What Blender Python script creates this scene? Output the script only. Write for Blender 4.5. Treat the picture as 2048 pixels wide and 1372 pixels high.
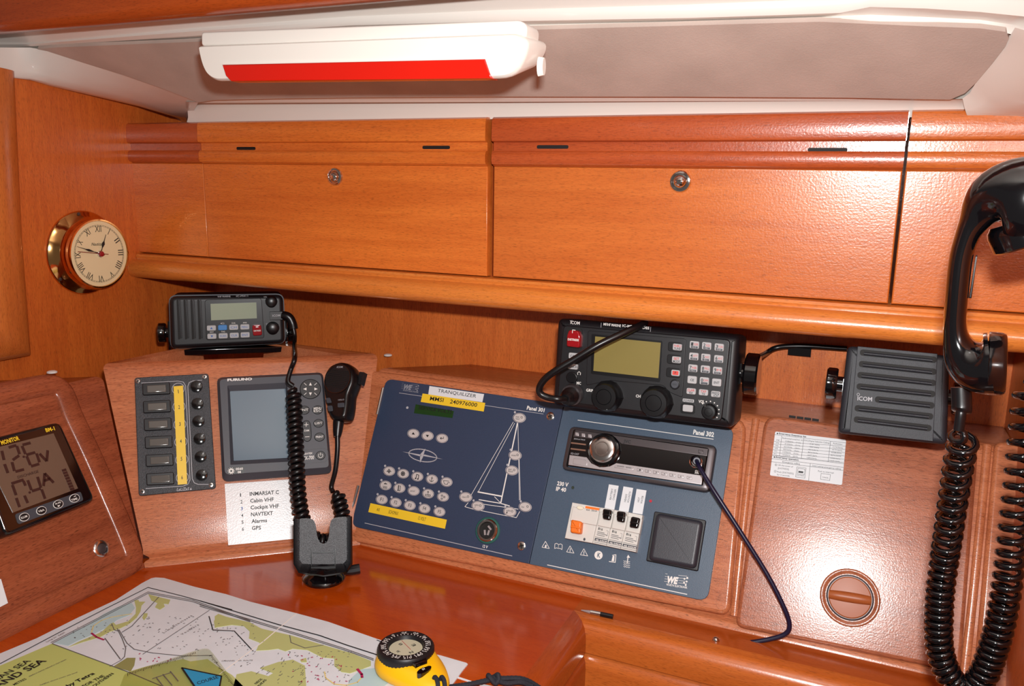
import bpy, bmesh, math, random
from mathutils import Vector, Matrix
from math import sin, cos, radians, pi, atan2, sqrt
random.seed(7)
for o in list(bpy.data.objects): bpy.data.objects.remove(o)
scene = bpy.context.scene
COL = scene.collection

# ------------------------------------------------------------------ camera
ZC = 1.2316                        # lens height: chart table top comes out at 0.75 m
FPX = 1620.0                       # focal length in pixels of the 2048 x 1372 photograph
PITCH, YAW, ROLL = radians(10.4), radians(23.6), radians(1.4)
CAM = Vector((0, 0, ZC))
fw = Vector((-sin(YAW)*cos(PITCH), cos(YAW)*cos(PITCH), -sin(PITCH)))
r0 = Vector((cos(YAW), sin(YAW), 0)); u0 = r0.cross(fw)
RT = r0*cos(ROLL) + u0*sin(ROLL); UP = -r0*sin(ROLL) + u0*cos(ROLL)
cd = bpy.data.cameras.new('camera'); cam = bpy.data.objects.new('camera', cd); COL.objects.link(cam)
cd.sensor_width = 36; cd.lens = FPX/2048*36; cd.clip_start = 0.02; cd.clip_end = 50
cam.matrix_world = Matrix((( RT.x, UP.x, -fw.x, CAM.x), (RT.y, UP.y, -fw.y, CAM.y), (RT.z, UP.z, -fw.z, CAM.z), (0,0,0,1)))
scene.camera = cam

# ------------------------------------------------------------------ light
w = bpy.data.worlds.new('world'); scene.world = w; w.use_nodes = True
w.node_tree.nodes['Background'].inputs[0].default_value = (1.0, 0.84, 0.76, 1)
w.node_tree.nodes['Background'].inputs[1].default_value = 0.13
ld = bpy.data.lights.new('flash', 'AREA'); flash = bpy.data.objects.new('flash', ld); COL.objects.link(flash)
ld.shape = 'RECTANGLE'; ld.size = 0.045; ld.size_y = 0.022; ld.energy = 9.0; ld.color = (1.0, 0.985, 0.97)
fpos = CAM + RT*0.022 + UP*0.082 + fw*0.02
flash.matrix_world = Matrix(((RT.x, UP.x, -fw.x, fpos.x), (RT.y, UP.y, -fw.y, fpos.y), (RT.z, UP.z, -fw.z, fpos.z), (0,0,0,1)))
vs = scene.view_settings
vs.view_transform = 'Standard'; vs.look = 'None'; vs.gamma = 1; vs.use_curve_mapping = False; vs.exposure = 0.0

# ------------------------------------------------------------------ materials
def lin(c):
    return tuple(((x/255)/12.92 if x/255 <= 0.04045 else ((x/255+0.055)/1.055)**2.4) for x in c) + (1.0,)
MATS = {}
def mat(name, c, rough=0.5, metal=0.0, bump=0.0, bscale=900, spec=0.5, coat=0.0, var=0.0, vscale=40):
    if name in MATS: return MATS[name]
    m = bpy.data.materials.new(name); m.use_nodes = True; nt = m.node_tree; b = nt.nodes['Principled BSDF']
    b.inputs['Base Color'].default_value = lin(c); b.inputs['Roughness'].default_value = rough
    b.inputs['Metallic'].default_value = metal; b.inputs['Specular IOR Level'].default_value = spec
    b.inputs['Coat Weight'].default_value = coat; b.inputs['Coat Roughness'].default_value = 0.08
    tc = nt.nodes.new('ShaderNodeTexCoord')
    if bump:
        n = nt.nodes.new('ShaderNodeTexNoise'); n.inputs['Scale'].default_value = bscale; n.inputs['Detail'].default_value = 2
        nt.links.new(tc.outputs['Object'], n.inputs['Vector'])
        bp = nt.nodes.new('ShaderNodeBump'); bp.inputs['Strength'].default_value = bump; bp.inputs['Distance'].default_value = 0.0006
        nt.links.new(n.outputs['Fac'], bp.inputs['Height']); nt.links.new(bp.outputs['Normal'], b.inputs['Normal'])
    if var:
        n = nt.nodes.new('ShaderNodeTexNoise'); n.inputs['Scale'].default_value = vscale; n.inputs['Detail'].default_value = 4
        nt.links.new(tc.outputs['Object'], n.inputs['Vector'])
        r = nt.nodes.new('ShaderNodeValToRGB'); l = lin(c)
        r.color_ramp.elements[0].position = 0.3; r.color_ramp.elements[1].position = 0.7
        r.color_ramp.elements[0].color = tuple(x*(1-var) for x in l[:3])+(1,); r.color_ramp.elements[1].color = tuple(min(1, x*(1+var)) for x in l[:3])+(1,)
        nt.links.new(n.outputs['Fac'], r.inputs['Fac']); nt.links.new(r.outputs['Color'], b.inputs['Base Color'])
    MATS[name] = m; return m

def wood(name, dark, light, axis=0, rough=0.3, peel=0.25, fine=0.55, broad=0.5, coat=0.5, off=0.0, pores=0.35, peelscale=420, spec=0.5):
    m = bpy.data.materials.new(name); m.use_nodes = True; nt = m.node_tree; b = nt.nodes['Principled BSDF']; L = nt.links.new
    tc = nt.nodes.new('ShaderNodeTexCoord')
    def noise(sa, sc, det, dist=0.0, o=0.0):
        mp = nt.nodes.new('ShaderNodeMapping'); s = [sc, sc, sc]; s[axis] = sa
        mp.inputs['Scale'].default_value = s; mp.inputs['Location'].default_value = (o+off, o*1.7+off, o*.6)
        n = nt.nodes.new('ShaderNodeTexNoise'); n.inputs['Scale'].default_value = 1; n.inputs['Detail'].default_value = det; n.inputs['Distortion'].default_value = dist
        L(tc.outputs['Object'], mp.inputs['Vector']); L(mp.outputs['Vector'], n.inputs['Vector']); return n.outputs['Fac']
    a = noise(2.2, 26, 3, 0.6, 3.1); f = noise(48, 700, 3, 0.0, 7.7); p = noise(150, 1700, 1, 0, 1.3); g = noise(7, 120, 4, 0.8, 5.3)
    def mul(x, k):
        q = nt.nodes.new('ShaderNodeMath'); q.operation = 'MULTIPLY'; q.inputs[1].default_value = k; L(x, q.inputs[0]); return q.outputs[0]
    def add(x, y):
        q = nt.nodes.new('ShaderNodeMath'); q.operation = 'ADD'; L(x, q.inputs[0]); L(y, q.inputs[1]); return q.outputs[0]
    s = add(add(mul(a, broad), mul(f, fine*0.5)), mul(g, 0.3))
    r = nt.nodes.new('ShaderNodeValToRGB'); mid = (broad+fine*0.5+0.3)*0.5
    r.color_ramp.elements[0].position = mid-0.24; r.color_ramp.elements[1].position = mid+0.24
    r.color_ramp.elements[0].color = lin(dark); r.color_ramp.elements[1].color = lin(light)
    L(s, r.inputs['Fac'])
    pr = nt.nodes.new('ShaderNodeMapRange'); pr.inputs[1].default_value = 0.56; pr.inputs[2].default_value = 0.70; pr.inputs[3].default_value = 1.0; pr.inputs[4].default_value = 1-pores
    L(p, pr.inputs[0])
    mx = nt.nodes.new('ShaderNodeMix'); mx.data_type = 'RGBA'; mx.blend_type = 'MULTIPLY'; mx.inputs[0].default_value = 1
    L(r.outputs['Color'], mx.inputs[6]); L(pr.outputs[0], mx.inputs[7]); L(mx.outputs[2], b.inputs['Base Color'])
    b.inputs['Roughness'].default_value = rough; b.inputs['Coat Weight'].default_value = coat; b.inputs['Coat Roughness'].default_value = 0.12; b.inputs['Specular IOR Level'].default_value = spec
    n = nt.nodes.new('ShaderNodeTexNoise'); n.inputs['Scale'].default_value = peelscale; n.inputs['Detail'].default_value = 2.5
    L(tc.outputs['Object'], n.inputs['Vector'])
    hh = add(n.outputs['Fac'], mul(f, 0.35))
    bp = nt.nodes.new('ShaderNodeBump'); bp.inputs['Strength'].default_value = peel; bp.inputs['Distance'].default_value = 0.0006
    L(hh, bp.inputs['Height']); L(bp.outputs['Normal'], b.inputs['Normal']); L(bp.outputs['Normal'], b.inputs['Coat Normal'])
    return m

W_CAB  = wood('varnished_locker_wood', (188,86,28), (236,134,54), 0, 0.30, 0.27)
W_CAB2 = wood('reddish_locker_wood', (158,62,26), (196,94,44), 0, 0.30, 0.27, off=3.0)
W_CAB3 = wood('golden_locker_wood', (182,86,30), (218,122,52), 0, 0.30, 0.27, off=6.0)
W_RAIL = wood('varnished_rail_wood', (196,102,40), (232,144,62), 0, 0.28, 0.12, off=9.0)
W_WALL = wood('upright_grain_wood', (176,76,24), (216,114,42), 1, 0.42, 0.25, fine=0.9, broad=0.3, off=1.0, coat=0.35)
W_WALLD = wood('upright_grain_wood_dark', (186,88,34), (226,124,54), 1, 0.42, 0.25, fine=0.9, broad=0.3, off=2.0, coat=0.15)
W_CON  = wood('mahogany_laminate', (164,88,54), (208,130,88), 0, 0.24, 0.13, fine=0.9, broad=0.55, coat=0.22, spec=0.32, pores=0.55, off=4.0, peelscale=700)
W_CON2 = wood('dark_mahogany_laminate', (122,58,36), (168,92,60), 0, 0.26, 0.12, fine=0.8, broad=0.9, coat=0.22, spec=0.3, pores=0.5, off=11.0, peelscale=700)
W_CON3 = wood('mahogany_laminate_darkened', (150,80,52), (190,116,82), 0, 0.24, 0.15, fine=0.9, broad=0.7, coat=0.22, spec=0.32, pores=0.55, off=12.0, peelscale=700)  # console laminate darkened to offset specular haze on the locker door
W_DESK = wood('red_brown_varnished_table', (162,56,6), (192,80,14), 0, 0.14, 0.03, fine=0.4, broad=0.6, coat=0.6, pores=0.2, off=5.0)
W_EDGE = wood('varnished_edge_wood', (172,80,28), (206,112,46), 0, 0.24, 0.08, off=8.0)
W_BEAM = wood('dark_overhead_wood', (150,56,16), (184,82,28), 0, 0.30, 0.15, off=7.0)
W_FRAME = wood('moulding_wood', (172,84,34), (210,120,52), 1, 0.28, 0.12, off=10.0)
WHITE_GEL = mat('white_gelcoat', (226,220,212), 0.28, coat=0.5)
HEADLINER = mat('reflection_tinted_headliner', (190,174,164), 0.55, bump=0.3, bscale=500, var=0.10, vscale=14)  # brown tinge is the wood's reflection mixed into the base colour
M_BLACK = mat('black_plastic', (19,19,23), 0.42, bump=0.12, bscale=1500)
M_BLACKG = mat('glossy_black_plastic', (8,8,11), 0.10, coat=0.6)
M_BLACKS = mat('satin_black_rubber', (12,12,15), 0.32)
M_DARK = mat('dark_recess', (8,6,6), 0.7)
M_CHAR = mat('charcoal_textured_plate', (52,53,58), 0.45, bump=0.9, bscale=1100, var=0.5, vscale=900)
M_GREYP = mat('dark_grey_display_case', (66,68,76), 0.48, bump=0.12, bscale=1600)
M_SPKR = mat('speaker_black_plastic', (38,41,48), 0.50, bump=0.35, bscale=1800)
M_NAVY = mat('navy_panel_paint', (46,60,86), 0.42, bump=0.2, bscale=1300, var=0.06, vscale=600)
M_NAVY2 = mat('slate_blue_panel_paint', (68,86,106), 0.42, bump=0.2, bscale=1300, var=0.06, vscale=600)
M_WHITE = mat('white_print', (232,230,226), 0.5)
M_GREYPR = mat('silver_print', (176,176,182), 0.5)
M_PAPER = mat('white_paper', (222,226,230), 0.55)
M_CARD = mat('glossy_white_card', (222,222,224), 0.3, bump=0.25, bscale=500)
M_INK = mat('black_ink', (22,22,26), 0.5)
M_INKB = mat('blue_ink', (40,90,170), 0.5)
M_RED = mat('red_ink', (200,50,50), 0.5)
M_YEL = mat('yellow_label_tape', (238,200,46), 0.4)
M_STEEL = mat('polished_steel', (205,202,200), 0.16, 1.0)
M_CHROME = mat('chrome', (225,222,220), 0.06, 1.0)
M_ALU = mat('silver_plastic', (186,180,182), 0.34, 0.45)
M_ALUD = mat('gunmetal_plastic', (84,78,80), 0.36, 0.6)
M_BRASS = mat('polished_brass', (226,172,108), 0.10, 1.0)
M_LCDY = mat('olive_lcd', (132,120,66), 0.30)
M_LCDG = mat('grey_green_lcd', (158,170,150), 0.12)
M_LCDB = mat('brown_lcd', (104,84,70), 0.22)
M_SCR = mat('grey_blue_screen', (106,124,138), 0.09)
M_KEY = mat('grey_rubber_key', (176,178,180), 0.5)
M_KEYD = mat('dark_grey_key', (64,68,76), 0.5)
M_REDC = mat('red_clear_cover', (150,14,24), 0.15, coat=0.5)
M_LENS = mat('red_lamp_lens', (208,26,10), 0.16, coat=0.5)
M_LAMPW = mat('white_lamp_plastic', (232,228,220), 0.30)
M_IVORY = mat('cream_clock_dial', (232,212,168), 0.4)
M_BRK = mat('light_grey_breaker', (214,212,206), 0.42)
M_ORG = mat('orange_lever', (240,120,30), 0.4)
M_KNOB = mat('brown_plastic_knob', (166,88,44), 0.36, spec=0.3)
M_CHART = mat('chart_paper', (214,220,226), 0.6, var=0.04, vscale=30)
M_LAND = mat('olive_chart_land', (182,188,124), 0.6)
M_TITLE = mat('green_chart_title', (184,194,112), 0.6)
M_SEA = mat('pale_blue_chart_sea', (176,204,210), 0.6)
M_CINK = mat('grey_chart_ink', (98,92,92), 0.6)
M_BLUE = mat('blue_plotter_arrow', (40,144,190), 0.35)
M_YELP = mat('yellow_compass_plastic', (246,186,8), 0.38)
M_DIAL = mat('luminous_dial', (186,184,160), 0.4)
M_MAG = mat('magenta_chart_ink', (168,32,84), 0.6)
M_GRN = mat('green_gasket', (36,92,84), 0.45)
M_GLCD = mat('dark_green_lcd', (28,62,24), 0.15)
M_CORDB = mat('navy_cable', (22,20,50), 0.35)
M_SMOKE = mat('smoky_rocker', (96,94,90), 0.14, coat=0.4)
M_ROPE = mat('dark_braided_cord', (30,34,44), 0.75, bump=1.0, bscale=900)
clear = bpy.data.materials.new('clear_acrylic'); clear.use_nodes = True
_n = clear.node_tree; _n.nodes.remove(_n.nodes['Principled BSDF'])
_t = _n.nodes.new('ShaderNodeBsdfTransparent'); _t.inputs[0].default_value = (0.95, 0.96, 0.90, 1)
_g = _n.nodes.new('ShaderNodeBsdfGlossy'); _g.inputs['Roughness'].default_value = 0.06
_m = _n.nodes.new('ShaderNodeMixShader'); _m.inputs[0].default_value = 0.06
_n.links.new(_t.outputs[0], _m.inputs[1]); _n.links.new(_g.outputs[0], _m.inputs[2]); _n.links.new(_m.outputs[0], _n.nodes['Material Output'].inputs[0])
MATS['clear'] = clear

# ------------------------------------------------------------------ frames: a surface with axes u (along), v (up it), n (out of it)
def ray(p): return RT*(p[0]-1024) + UP*(686-p[1]) + fw*FPX
class Fr:
    def __init__(s, o, u, v): s.o = Vector(o); s.u = Vector(u).normalized(); s.v = Vector(v).normalized(); s.n = s.u.cross(s.v).normalized()
    def hit(s, p, k=0.0):
        d = ray(p); t = (s.o + s.n*k - CAM).dot(s.n)/d.dot(s.n); return CAM + d*t
    def uv(s, p, k=0.0):
        q = s.hit(p, k) - s.o; return Vector((q.dot(s.u), q.dot(s.v)))
    def loc(s, P):
        q = Vector(P)-s.o; return Vector((q.dot(s.u), q.dot(s.v), q.dot(s.n)))
    def wl(s, x, y, z=0.0): return s.o + s.u*x + s.v*y + s.n*z
    def p3(s, p, k=0.0): a = s.uv(p, k); return Vector((a.x, a.y, k))
    def at(s, p, k=0.0): return Fr(s.hit(p, k) - s.n*k, s.u, s.v)      # same surface, origin under the picture point
    def up(s, k): return Fr(s.o + s.n*k, s.u, s.v)
    def M(s): return Matrix(((s.u.x, s.v.x, s.n.x, s.o.x), (s.u.y, s.v.y, s.n.y, s.o.y), (s.u.z, s.v.z, s.n.z, s.o.z), (0,0,0,1)))
    def pm(s, p, k=0.0):                                               # metres per photo pixel across and up at p
        a = s.uv(p, k); return (s.uv((p[0]+1, p[1]), k)-a).length, (s.uv((p[0], p[1]-1), k)-a).length
def lean_frame(o, ax, lean):
    u = Vector((ax[0], ax[1], 0)).normalized(); back = Vector((-u.y, u.x, 0)); le = radians(lean)
    return Fr(o, u, back*sin(le) + Vector((0,0,1))*cos(le))
DZ = 0.75
CAB  = lean_frame((0, .93, ZC), (1, 0), -1.3)
LEFT = Fr((-1.05, .6, ZC), (0,1,0), (0,0,1))
S1 = lean_frame((-.811, .700, DZ), (0, 1), 27)
S2 = lean_frame((-.8104, .700, DZ), (.1934, .172), 27)
S3 = lean_frame((-.617, .8815, DZ), (1, 0), 27)
DESK = Fr((0, 0, DZ), (1,0,0), (0,1,0))
XL, YB = -1.05, 1.09
def cz(x0, y0, s): return lambda x, y: (x0+x*s, y0+y*s)
cS=cz(250,720,.2197); cV=cz(240,480,.23438); cP=cz(700,750,.2051); cP2=cz(700,900,.2051); cH=cz(1050,600,.24414); cQ=cz(1080,830,.2051)
cQ2=cz(1060,960,.2051); cR=cz(1450,600,.24414); cE=cz(1500,800,.1953); cK=cz(70,400,.1458); cB=cz(0,820,.20408); cM=cz(560,660,.16032)
cN=cz(560,960,.16032); cC=cz(0,1130,.24414); cD=cz(400,1180,.24414); cO=cz(700,1220,.1953); cT=cz(1840,290,.39394); cL=cz(1450,1000,.29199)

# ------------------------------------------------------------------ mesh helpers
class MB:
    def __init__(s): s.v = []; s.f = []
    def add(s, vs, fs):
        k = len(s.v); s.v += [tuple(x) for x in vs]; s.f += [tuple(i+k for i in f) for f in fs]; return s
    def rings(s, rs, close=True, cap0=True, cap1=True):
        n = len(rs[0]); k = len(s.v)
        for r in rs: s.v += [tuple(x) for x in r]
        for i in range(len(rs)-1):
            for j in range(n if close else n-1):
                j2 = (j+1) % n; s.f.append((k+i*n+j, k+i*n+j2, k+(i+1)*n+j2, k+(i+1)*n+j))
        if cap0: s.f.append(tuple(k+j for j in range(n))[::-1])
        if cap1: s.f.append(tuple(k+(len(rs)-1)*n+j for j in range(n)))
        return s
    def prism(s, poly, z0, z1, bev=0.0, seg=3):
        rs = [[(x, y, z0) for x, y in poly]]
        if bev:
            for i in range(seg+1):
                a = pi/2*i/seg; rs.append([(x, y, z1-bev+bev*sin(a)) for x, y in inset(poly, bev*(1-cos(a)))])
            rs.append([(x, y, z1) for x, y in inset(poly, bev*1.12)])
        else: rs.append([(x, y, z1) for x, y in poly])
        return s.rings(rs)
    def ring(s, outer, inner, z0, z1):
        n = len(outer); k = len(s.v)
        for poly, z in ((outer, z0), (outer, z1), (inner, z1), (inner, z0)): s.v += [(x, y, z) for x, y in poly]
        for a in range(4):
            b = (a+1) % 4
            for j in range(n):
                j2 = (j+1) % n; s.f.append((k+a*n+j, k+a*n+j2, k+b*n+j2, k+b*n+j))
        return s
    def lathe(s, prof, c=(0,0), seg=24, a=1.0, b=1.0):
        return s.rings([[(c[0]+r*a*cos(2*pi*j/seg), c[1]+r*b*sin(2*pi*j/seg), z) for j in range(seg)] for r, z in prof])
    def box(s, x0, x1, y0, y1, z0, z1): return s.prism([(x0,y0),(x1,y0),(x1,y1),(x0,y1)], z0, z1)
    def tube(s, pts, r, seg=8, cap=True):
        pts = [Vector(p) for p in pts]; n = len(pts); rr = r if hasattr(r, '__len__') else [r]*n
        rs = []; t0 = (pts[1]-pts[0]).normalized(); nrm = t0.orthogonal().normalized()
        for i in range(n):
            t = (pts[min(i+1, n-1)]-pts[max(i-1, 0)]).normalized(); nrm = (nrm - t*nrm.dot(t)).normalized(); b = t.cross(nrm)
            rs.append([pts[i] + (nrm*cos(2*pi*j/seg)+b*sin(2*pi*j/seg))*rr[i] for j in range(seg)])
        return s.rings(rs, True, cap, cap)
    def grid(s, rows, flip=False):
        n = len(rows[0]); k = len(s.v)
        for r in rows: s.v += [tuple(x) for x in r]
        for i in range(len(rows)-1):
            for j in range(n-1): s.f.append((k+i*n+j, k+i*n+j+1, k+(i+1)*n+j+1, k+(i+1)*n+j))
        return s
    def sheet(s, rows, th, dirn):                                       # grid with thickness along dirn
        d = Vector(dirn)*th; n = len(rows[0]); m = len(rows)
        s.grid(rows); k = len(s.v); s.grid([[Vector(p)+d for p in r][::-1] for r in rows])
        rim = [(0, j) for j in range(n)] + [(i, n-1) for i in range(1, m)] + [(m-1, j) for j in range(n-2, -1, -1)] + [(i, 0) for i in range(m-2, 0, -1)]
        b0 = k-m*n
        for a in range(len(rim)):
            i, j = rim[a]; i2, j2 = rim[(a+1) % len(rim)]
            s.f.append((b0+i*n+j, b0+i2*n+j2, k+i2*n+(n-1-j2), k+i*n+(n-1-j)))
        return s
    def build(s, name, m, parent=None, ang=35, fr=None, fix=True):
        me = bpy.data.meshes.new(name); me.from_pydata(s.v, [], s.f)
        if fix:
            bm = bmesh.new(); bm.from_mesh(me); bmesh.ops.recalc_face_normals(bm, faces=bm.faces); bm.to_mesh(me); bm.free()
        me.polygons.foreach_set('use_smooth', [True]*len(me.polygons)); me.set_sharp_from_angle(angle=radians(ang))
        me.materials.append(m)
        o = bpy.data.objects.new(name, me); COL.objects.link(o)
        if parent: o.parent = parent
        if fr: o.matrix_basis = (parent.matrix_basis.inverted() if parent else Matrix()) @ fr.M()
        return o
def inset(poly, d):
    n = len(poly)
    if d == 0: return list(poly)
    A = sum(poly[i][0]*poly[(i+1)%n][1]-poly[(i+1)%n][0]*poly[i][1] for i in range(n)); sg = 1 if A > 0 else -1
    out = []
    for i in range(n):
        p0 = Vector(poly[i-1][:2]); p1 = Vector(poly[i][:2]); p2 = Vector(poly[(i+1)%n][:2])
        e1 = (p1-p0); e2 = (p2-p1)
        if e1.length < 1e-9 or e2.length < 1e-9: out.append(tuple(p1)); continue
        e1.normalize(); e2.normalize(); n1 = Vector((-e1.y, e1.x))*sg; n2 = Vector((-e2.y, e2.x))*sg
        b = n1+n2
        if b.length < 1e-6: out.append(tuple(p1)); continue
        b = b/max(0.35, b.dot(n1)) if True else b
        out.append((p1.x+b.x*d, p1.y+b.y*d))
    return out
def rq(pts, r, seg=4):                                                  # polygon with rounded corners
    n = len(pts); out = []
    for i in range(n):
        p0, p1, p2 = Vector(pts[i-1]), Vector(pts[i]), Vector(pts[(i+1)%n]); rr = r[i] if hasattr(r, '__len__') else r
        d0 = (p0-p1); d2 = (p2-p1); a = min(rr, d0.length*.49); b = min(rr, d2.length*.49)
        if rr <= 0: out.append(tuple(p1)); continue
        A = p1+d0.normalized()*a; B = p1+d2.normalized()*b
        for k in range(seg+1):
            t = k/seg; q = A*(1-t)**2 + p1*2*t*(1-t) + B*t*t; out.append(tuple(q))
    return out
def rect(cx, cy, w, h, ang=0.0):
    c, s = cos(ang), sin(ang); return [(cx+x*c-y*s, cy+x*s+y*c) for x, y in ((-w/2,-h/2),(w/2,-h/2),(w/2,h/2),(-w/2,h/2))]
def ell(cx, cy, a, b, ang=0.0, n=28):
    c, s = cos(ang), sin(ang); return [(cx+a*cos(t)*c-b*sin(t)*s, cy+a*cos(t)*s+b*sin(t)*c) for t in [2*pi*i/n for i in range(n)]]
def spline(pts, n=10):
    P = [Vector(p) for p in pts]; P = [P[0]*2-P[1]] + P + [P[-1]*2-P[-2]]; out = []
    for i in range(1, len(P)-2):
        a, b, c, d = P[i-1:i+3]
        for k in range(n):
            t = k/n; out.append(0.5*((2*b)+(c-a)*t+(2*a-5*b+4*c-d)*t*t+(3*b-a-3*c+d)*t**3))
    out.append(P[-2]); return out
def U(fr, pts, k=0.0): return [tuple(fr.uv(p, k)) for p in pts]
def thing(name, label, cat, fr=None, group=None):
    o = bpy.data.objects.new(name, None); COL.objects.link(o); o.empty_display_size = 0.02
    if fr: o.matrix_basis = fr.M()
    o['label'] = label; o['category'] = cat
    if group: o['group'] = group
    return o
def tag(o, label, cat, group=None):
    o['label'] = label; o['category'] = cat
    if group: o['group'] = group
    return o
def struct(o, label=None):
    o['kind'] = 'structure'
    if label: o['label'] = label
    return o
def plate(par, name, fr, pts, k0, k1, m, r=0.0, bev=0.0, seg=4, ku=None, label=None):
    if r and bev: r = max(r, bev*1.3)
    p = U(fr, pts, k1 if ku is None else ku); o = MB().prism(rq(p, r, seg) if r else p, k0, k1, bev).build(name, m, par)
    if label: o['label'] = label
    return o
def disc(par, name, fr, p, rpx, k0, k1, m, bev=0.0, seg=24, asp=1.0):  # round part at picture point p, radius in photo pixels (vertical)
    c = fr.uv(p, k1); r = fr.pm(p, k1)[1]*rpx
    return MB().prism(ell(c.x, c.y, r*asp, r, 0, seg), k0, k1, bev).build(name, m, par)
def line(par, name, fr, pts, wpx, m, k, closed=False, th=0.00015):
    q = [fr.uv(p, k) for p in pts]; wm = fr.pm(pts[0], k)[1]*wpx/2; mb = MB()
    segs = list(zip(q, q[1:] + ([q[0]] if closed else [])))
    for a, b in (segs if closed else segs[:len(q)-1]):
        d = (b-a)
        if d.length < 1e-7: continue
        d.normalize(); nn = Vector((-d.y, d.x))*wm; e = d*wm*.6
        mb.prism([tuple(a-nn-e), tuple(b-nn+e), tuple(b+nn+e), tuple(a+nn-e)], k-0.0001, k+th)
    return mb.build(name, m, par)
TEXTS = []
def text(par, fr, s, pL, pR, hpx, m, k, bold=0.0, name='lettering', shear=0.0):
    a = fr.uv(pL, k); b = fr.uv(pR, k); h = fr.pm(pL, k)[1]*hpx
    TEXTS.append((par, s, a, b, h, m, k, bold, name, shear))
def flush_texts():
    objs = []
    for i, T in enumerate(TEXTS):
        c = bpy.data.curves.new('lettering', 'FONT'); c.body = T[1]; c.size = 1; c.offset = T[7]; c.resolution_u = 2; c.shear = T[9]; c.space_line = 0.95
        o = bpy.data.objects.new('tmp', c); COL.objects.link(o); objs.append(o)
    bpy.context.view_layer.update(); dg = bpy.context.evaluated_depsgraph_get()
    for o, T in zip(objs, TEXTS):
        par, s, a, b, h, m, k, bold, name, shear = T
        me = bpy.data.meshes.new_from_object(o.evaluated_get(dg)); me.name = name
        if not me.vertices: continue
        xs = [v.co.x for v in me.vertices]; ys = [v.co.y for v in me.vertices]; x0, x1 = min(xs), max(xs)
        nl = s.count('\n')+1; y0, y1 = (min(ys), max(ys)) if nl > 1 else (0.0, 0.70)
        d = b-a; L = d.length; d = d/L if L else Vector((1,0)); nn = Vector((-d.y, d.x))
        sx = L/(x1-x0); sy = h/(y1-y0)
        for v in me.vertices:
            X = (v.co.x-x0)*sx; Y = (v.co.y-y0)*sy; q = a + d*X + nn*Y; v.co = (q.x, q.y, k)
        me.materials.clear(); me.materials.append(m)
        ob = bpy.data.objects.new(name, me); COL.objects.link(ob)
        if par: ob.parent = par
    for o in objs: c = o.data; bpy.data.objects.remove(o); bpy.data.curves.remove(c)
def coil(path, R, r, pitch, seg=11, wseg=7):                            # helical cord; pitch is a function of the fraction along the path
    P = [Vector(p) for p in path]; L = sum((b-a).length for a, b in zip(P, P[1:])); pts = []; ph = 0.0; done = 0.0
    nrm = (P[1]-P[0]).orthogonal().normalized()
    for i in range(len(P)-1):
        a, b = P[i], P[i+1]; ln = (b-a).length
        if ln < 1e-7: continue
        n = max(1, int(ln/(pitch(done/L)/seg))); t = ((P[min(i+2, len(P)-1)]-a)).normalized(); nrm = (nrm - t*nrm.dot(t)).normalized(); bt = t.cross(nrm)
        for j in range(n):
            f = (done+ln*j/n)/L; e = min(1, f*L/(R*1.2), (1-f)*L/(R*1.2)); ph += 2*pi*(ln/n)/pitch(f)
            pts.append(a.lerp(b, j/n) + (nrm*cos(ph)+bt*sin(ph))*R*max(.15, e))
        done += ln
    return MB().tube(pts, r, wseg)
# ================================================================== the setting
def slab(name, fr, poly, th, m): return struct(MB().prism(poly, -th, 0).build(name, m, fr=fr))
LBJ = [(374,252),(368,248),(351,232),(281,212),(180,190),(100,172),(60,160),(0,150),(-120,140)]
jw = [LEFT.uv(p) for p in LBJ]
slab('wall_left', LEFT, [(-.55,-.62),(YB-.6,-.62),(YB-.6,.10),(jw[0].x,.10)] + [(q.x, q.y+.004) for q in jw[1:]] + [(-.55, jw[-1].y+.004)], .02, W_WALL)
BACK = Fr((0, YB, ZC), (1,0,0), (0,0,1))
XR = BACK.uv((2016, 800)).x
slab('wall_back', BACK, [(XL,-.62),(XR,-.62),(XR,.1),(XL,.1)], .02, W_WALLD)
RIGHT = Fr((XR, .6, ZC), (0,-1,0), (0,0,1))
slab('wall_right', RIGHT, [(-.49,-.62),(.35,-.62),(.35,.26),(-.49,.26)], .02, W_WALLD)
struct(MB().prism([(-1.2,-1.0),(.8,-1.0),(.8,1.2),(-1.2,1.2)], -.03, 0).build('floor', wood('cabin_sole_wood',(120,60,28),(150,84,42),1,0.4,0.1)))

# moulded frame of the opening on the left wall
f1 = struct(MB().build('trim_1', W_FRAME, fr=LEFT)); f1['label'] = 'rounded wooden frame moulding beside the brass clock'
def bead_sweep(path, prof):                                             # path of (u,v), prof of (offset,height)
    P = [Vector(p) for p in path]; rows = []
    for i in range(len(P)):
        a = (P[i]-P[max(i-1,0)]); b = (P[min(i+1,len(P)-1)]-P[i]); a = a.normalized() if a.length else b.normalized(); b = b.normalized() if b.length else a
        na = Vector((-a.y,a.x)); nb = Vector((-b.y,b.x)); nn = na+nb; nn = nn/max(.3, nn.dot(na))
        rows.append([(P[i].x+nn.x*o, P[i].y+nn.y*o, h) for o, h in prof])
    return rows
ps = U(LEFT, [(36,140),(50,470),(68,712)], .02)
ex = ps[2]; mw = .052
prof = [(0,0),(0,.012)] + [(mw/2-mw/2*cos(t), .012+.012*sin(t)) for t in [pi*i/8 for i in range(1,8)]] + [(mw,.012),(mw,0)]
rows = bead_sweep([(ps[0][0]-.001, LEFT.uv((30,142),.02).y), ps[1], (ex[0], ex[1]), (ex[0]-.4, ex[1])], [(-o, h) for o, h in prof])
MB().grid(rows).build('frame_moulding', W_FRAME, f1)
MB().prism([(ex[0]-.4, ex[1]+mw),(ex[0]-mw*.9, ex[1]+mw),(ps[0][0]-mw*.9,.16),(ex[0]-.4,.16)], 0, .004).build('inner_panel', W_WALLD, f1)

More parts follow.
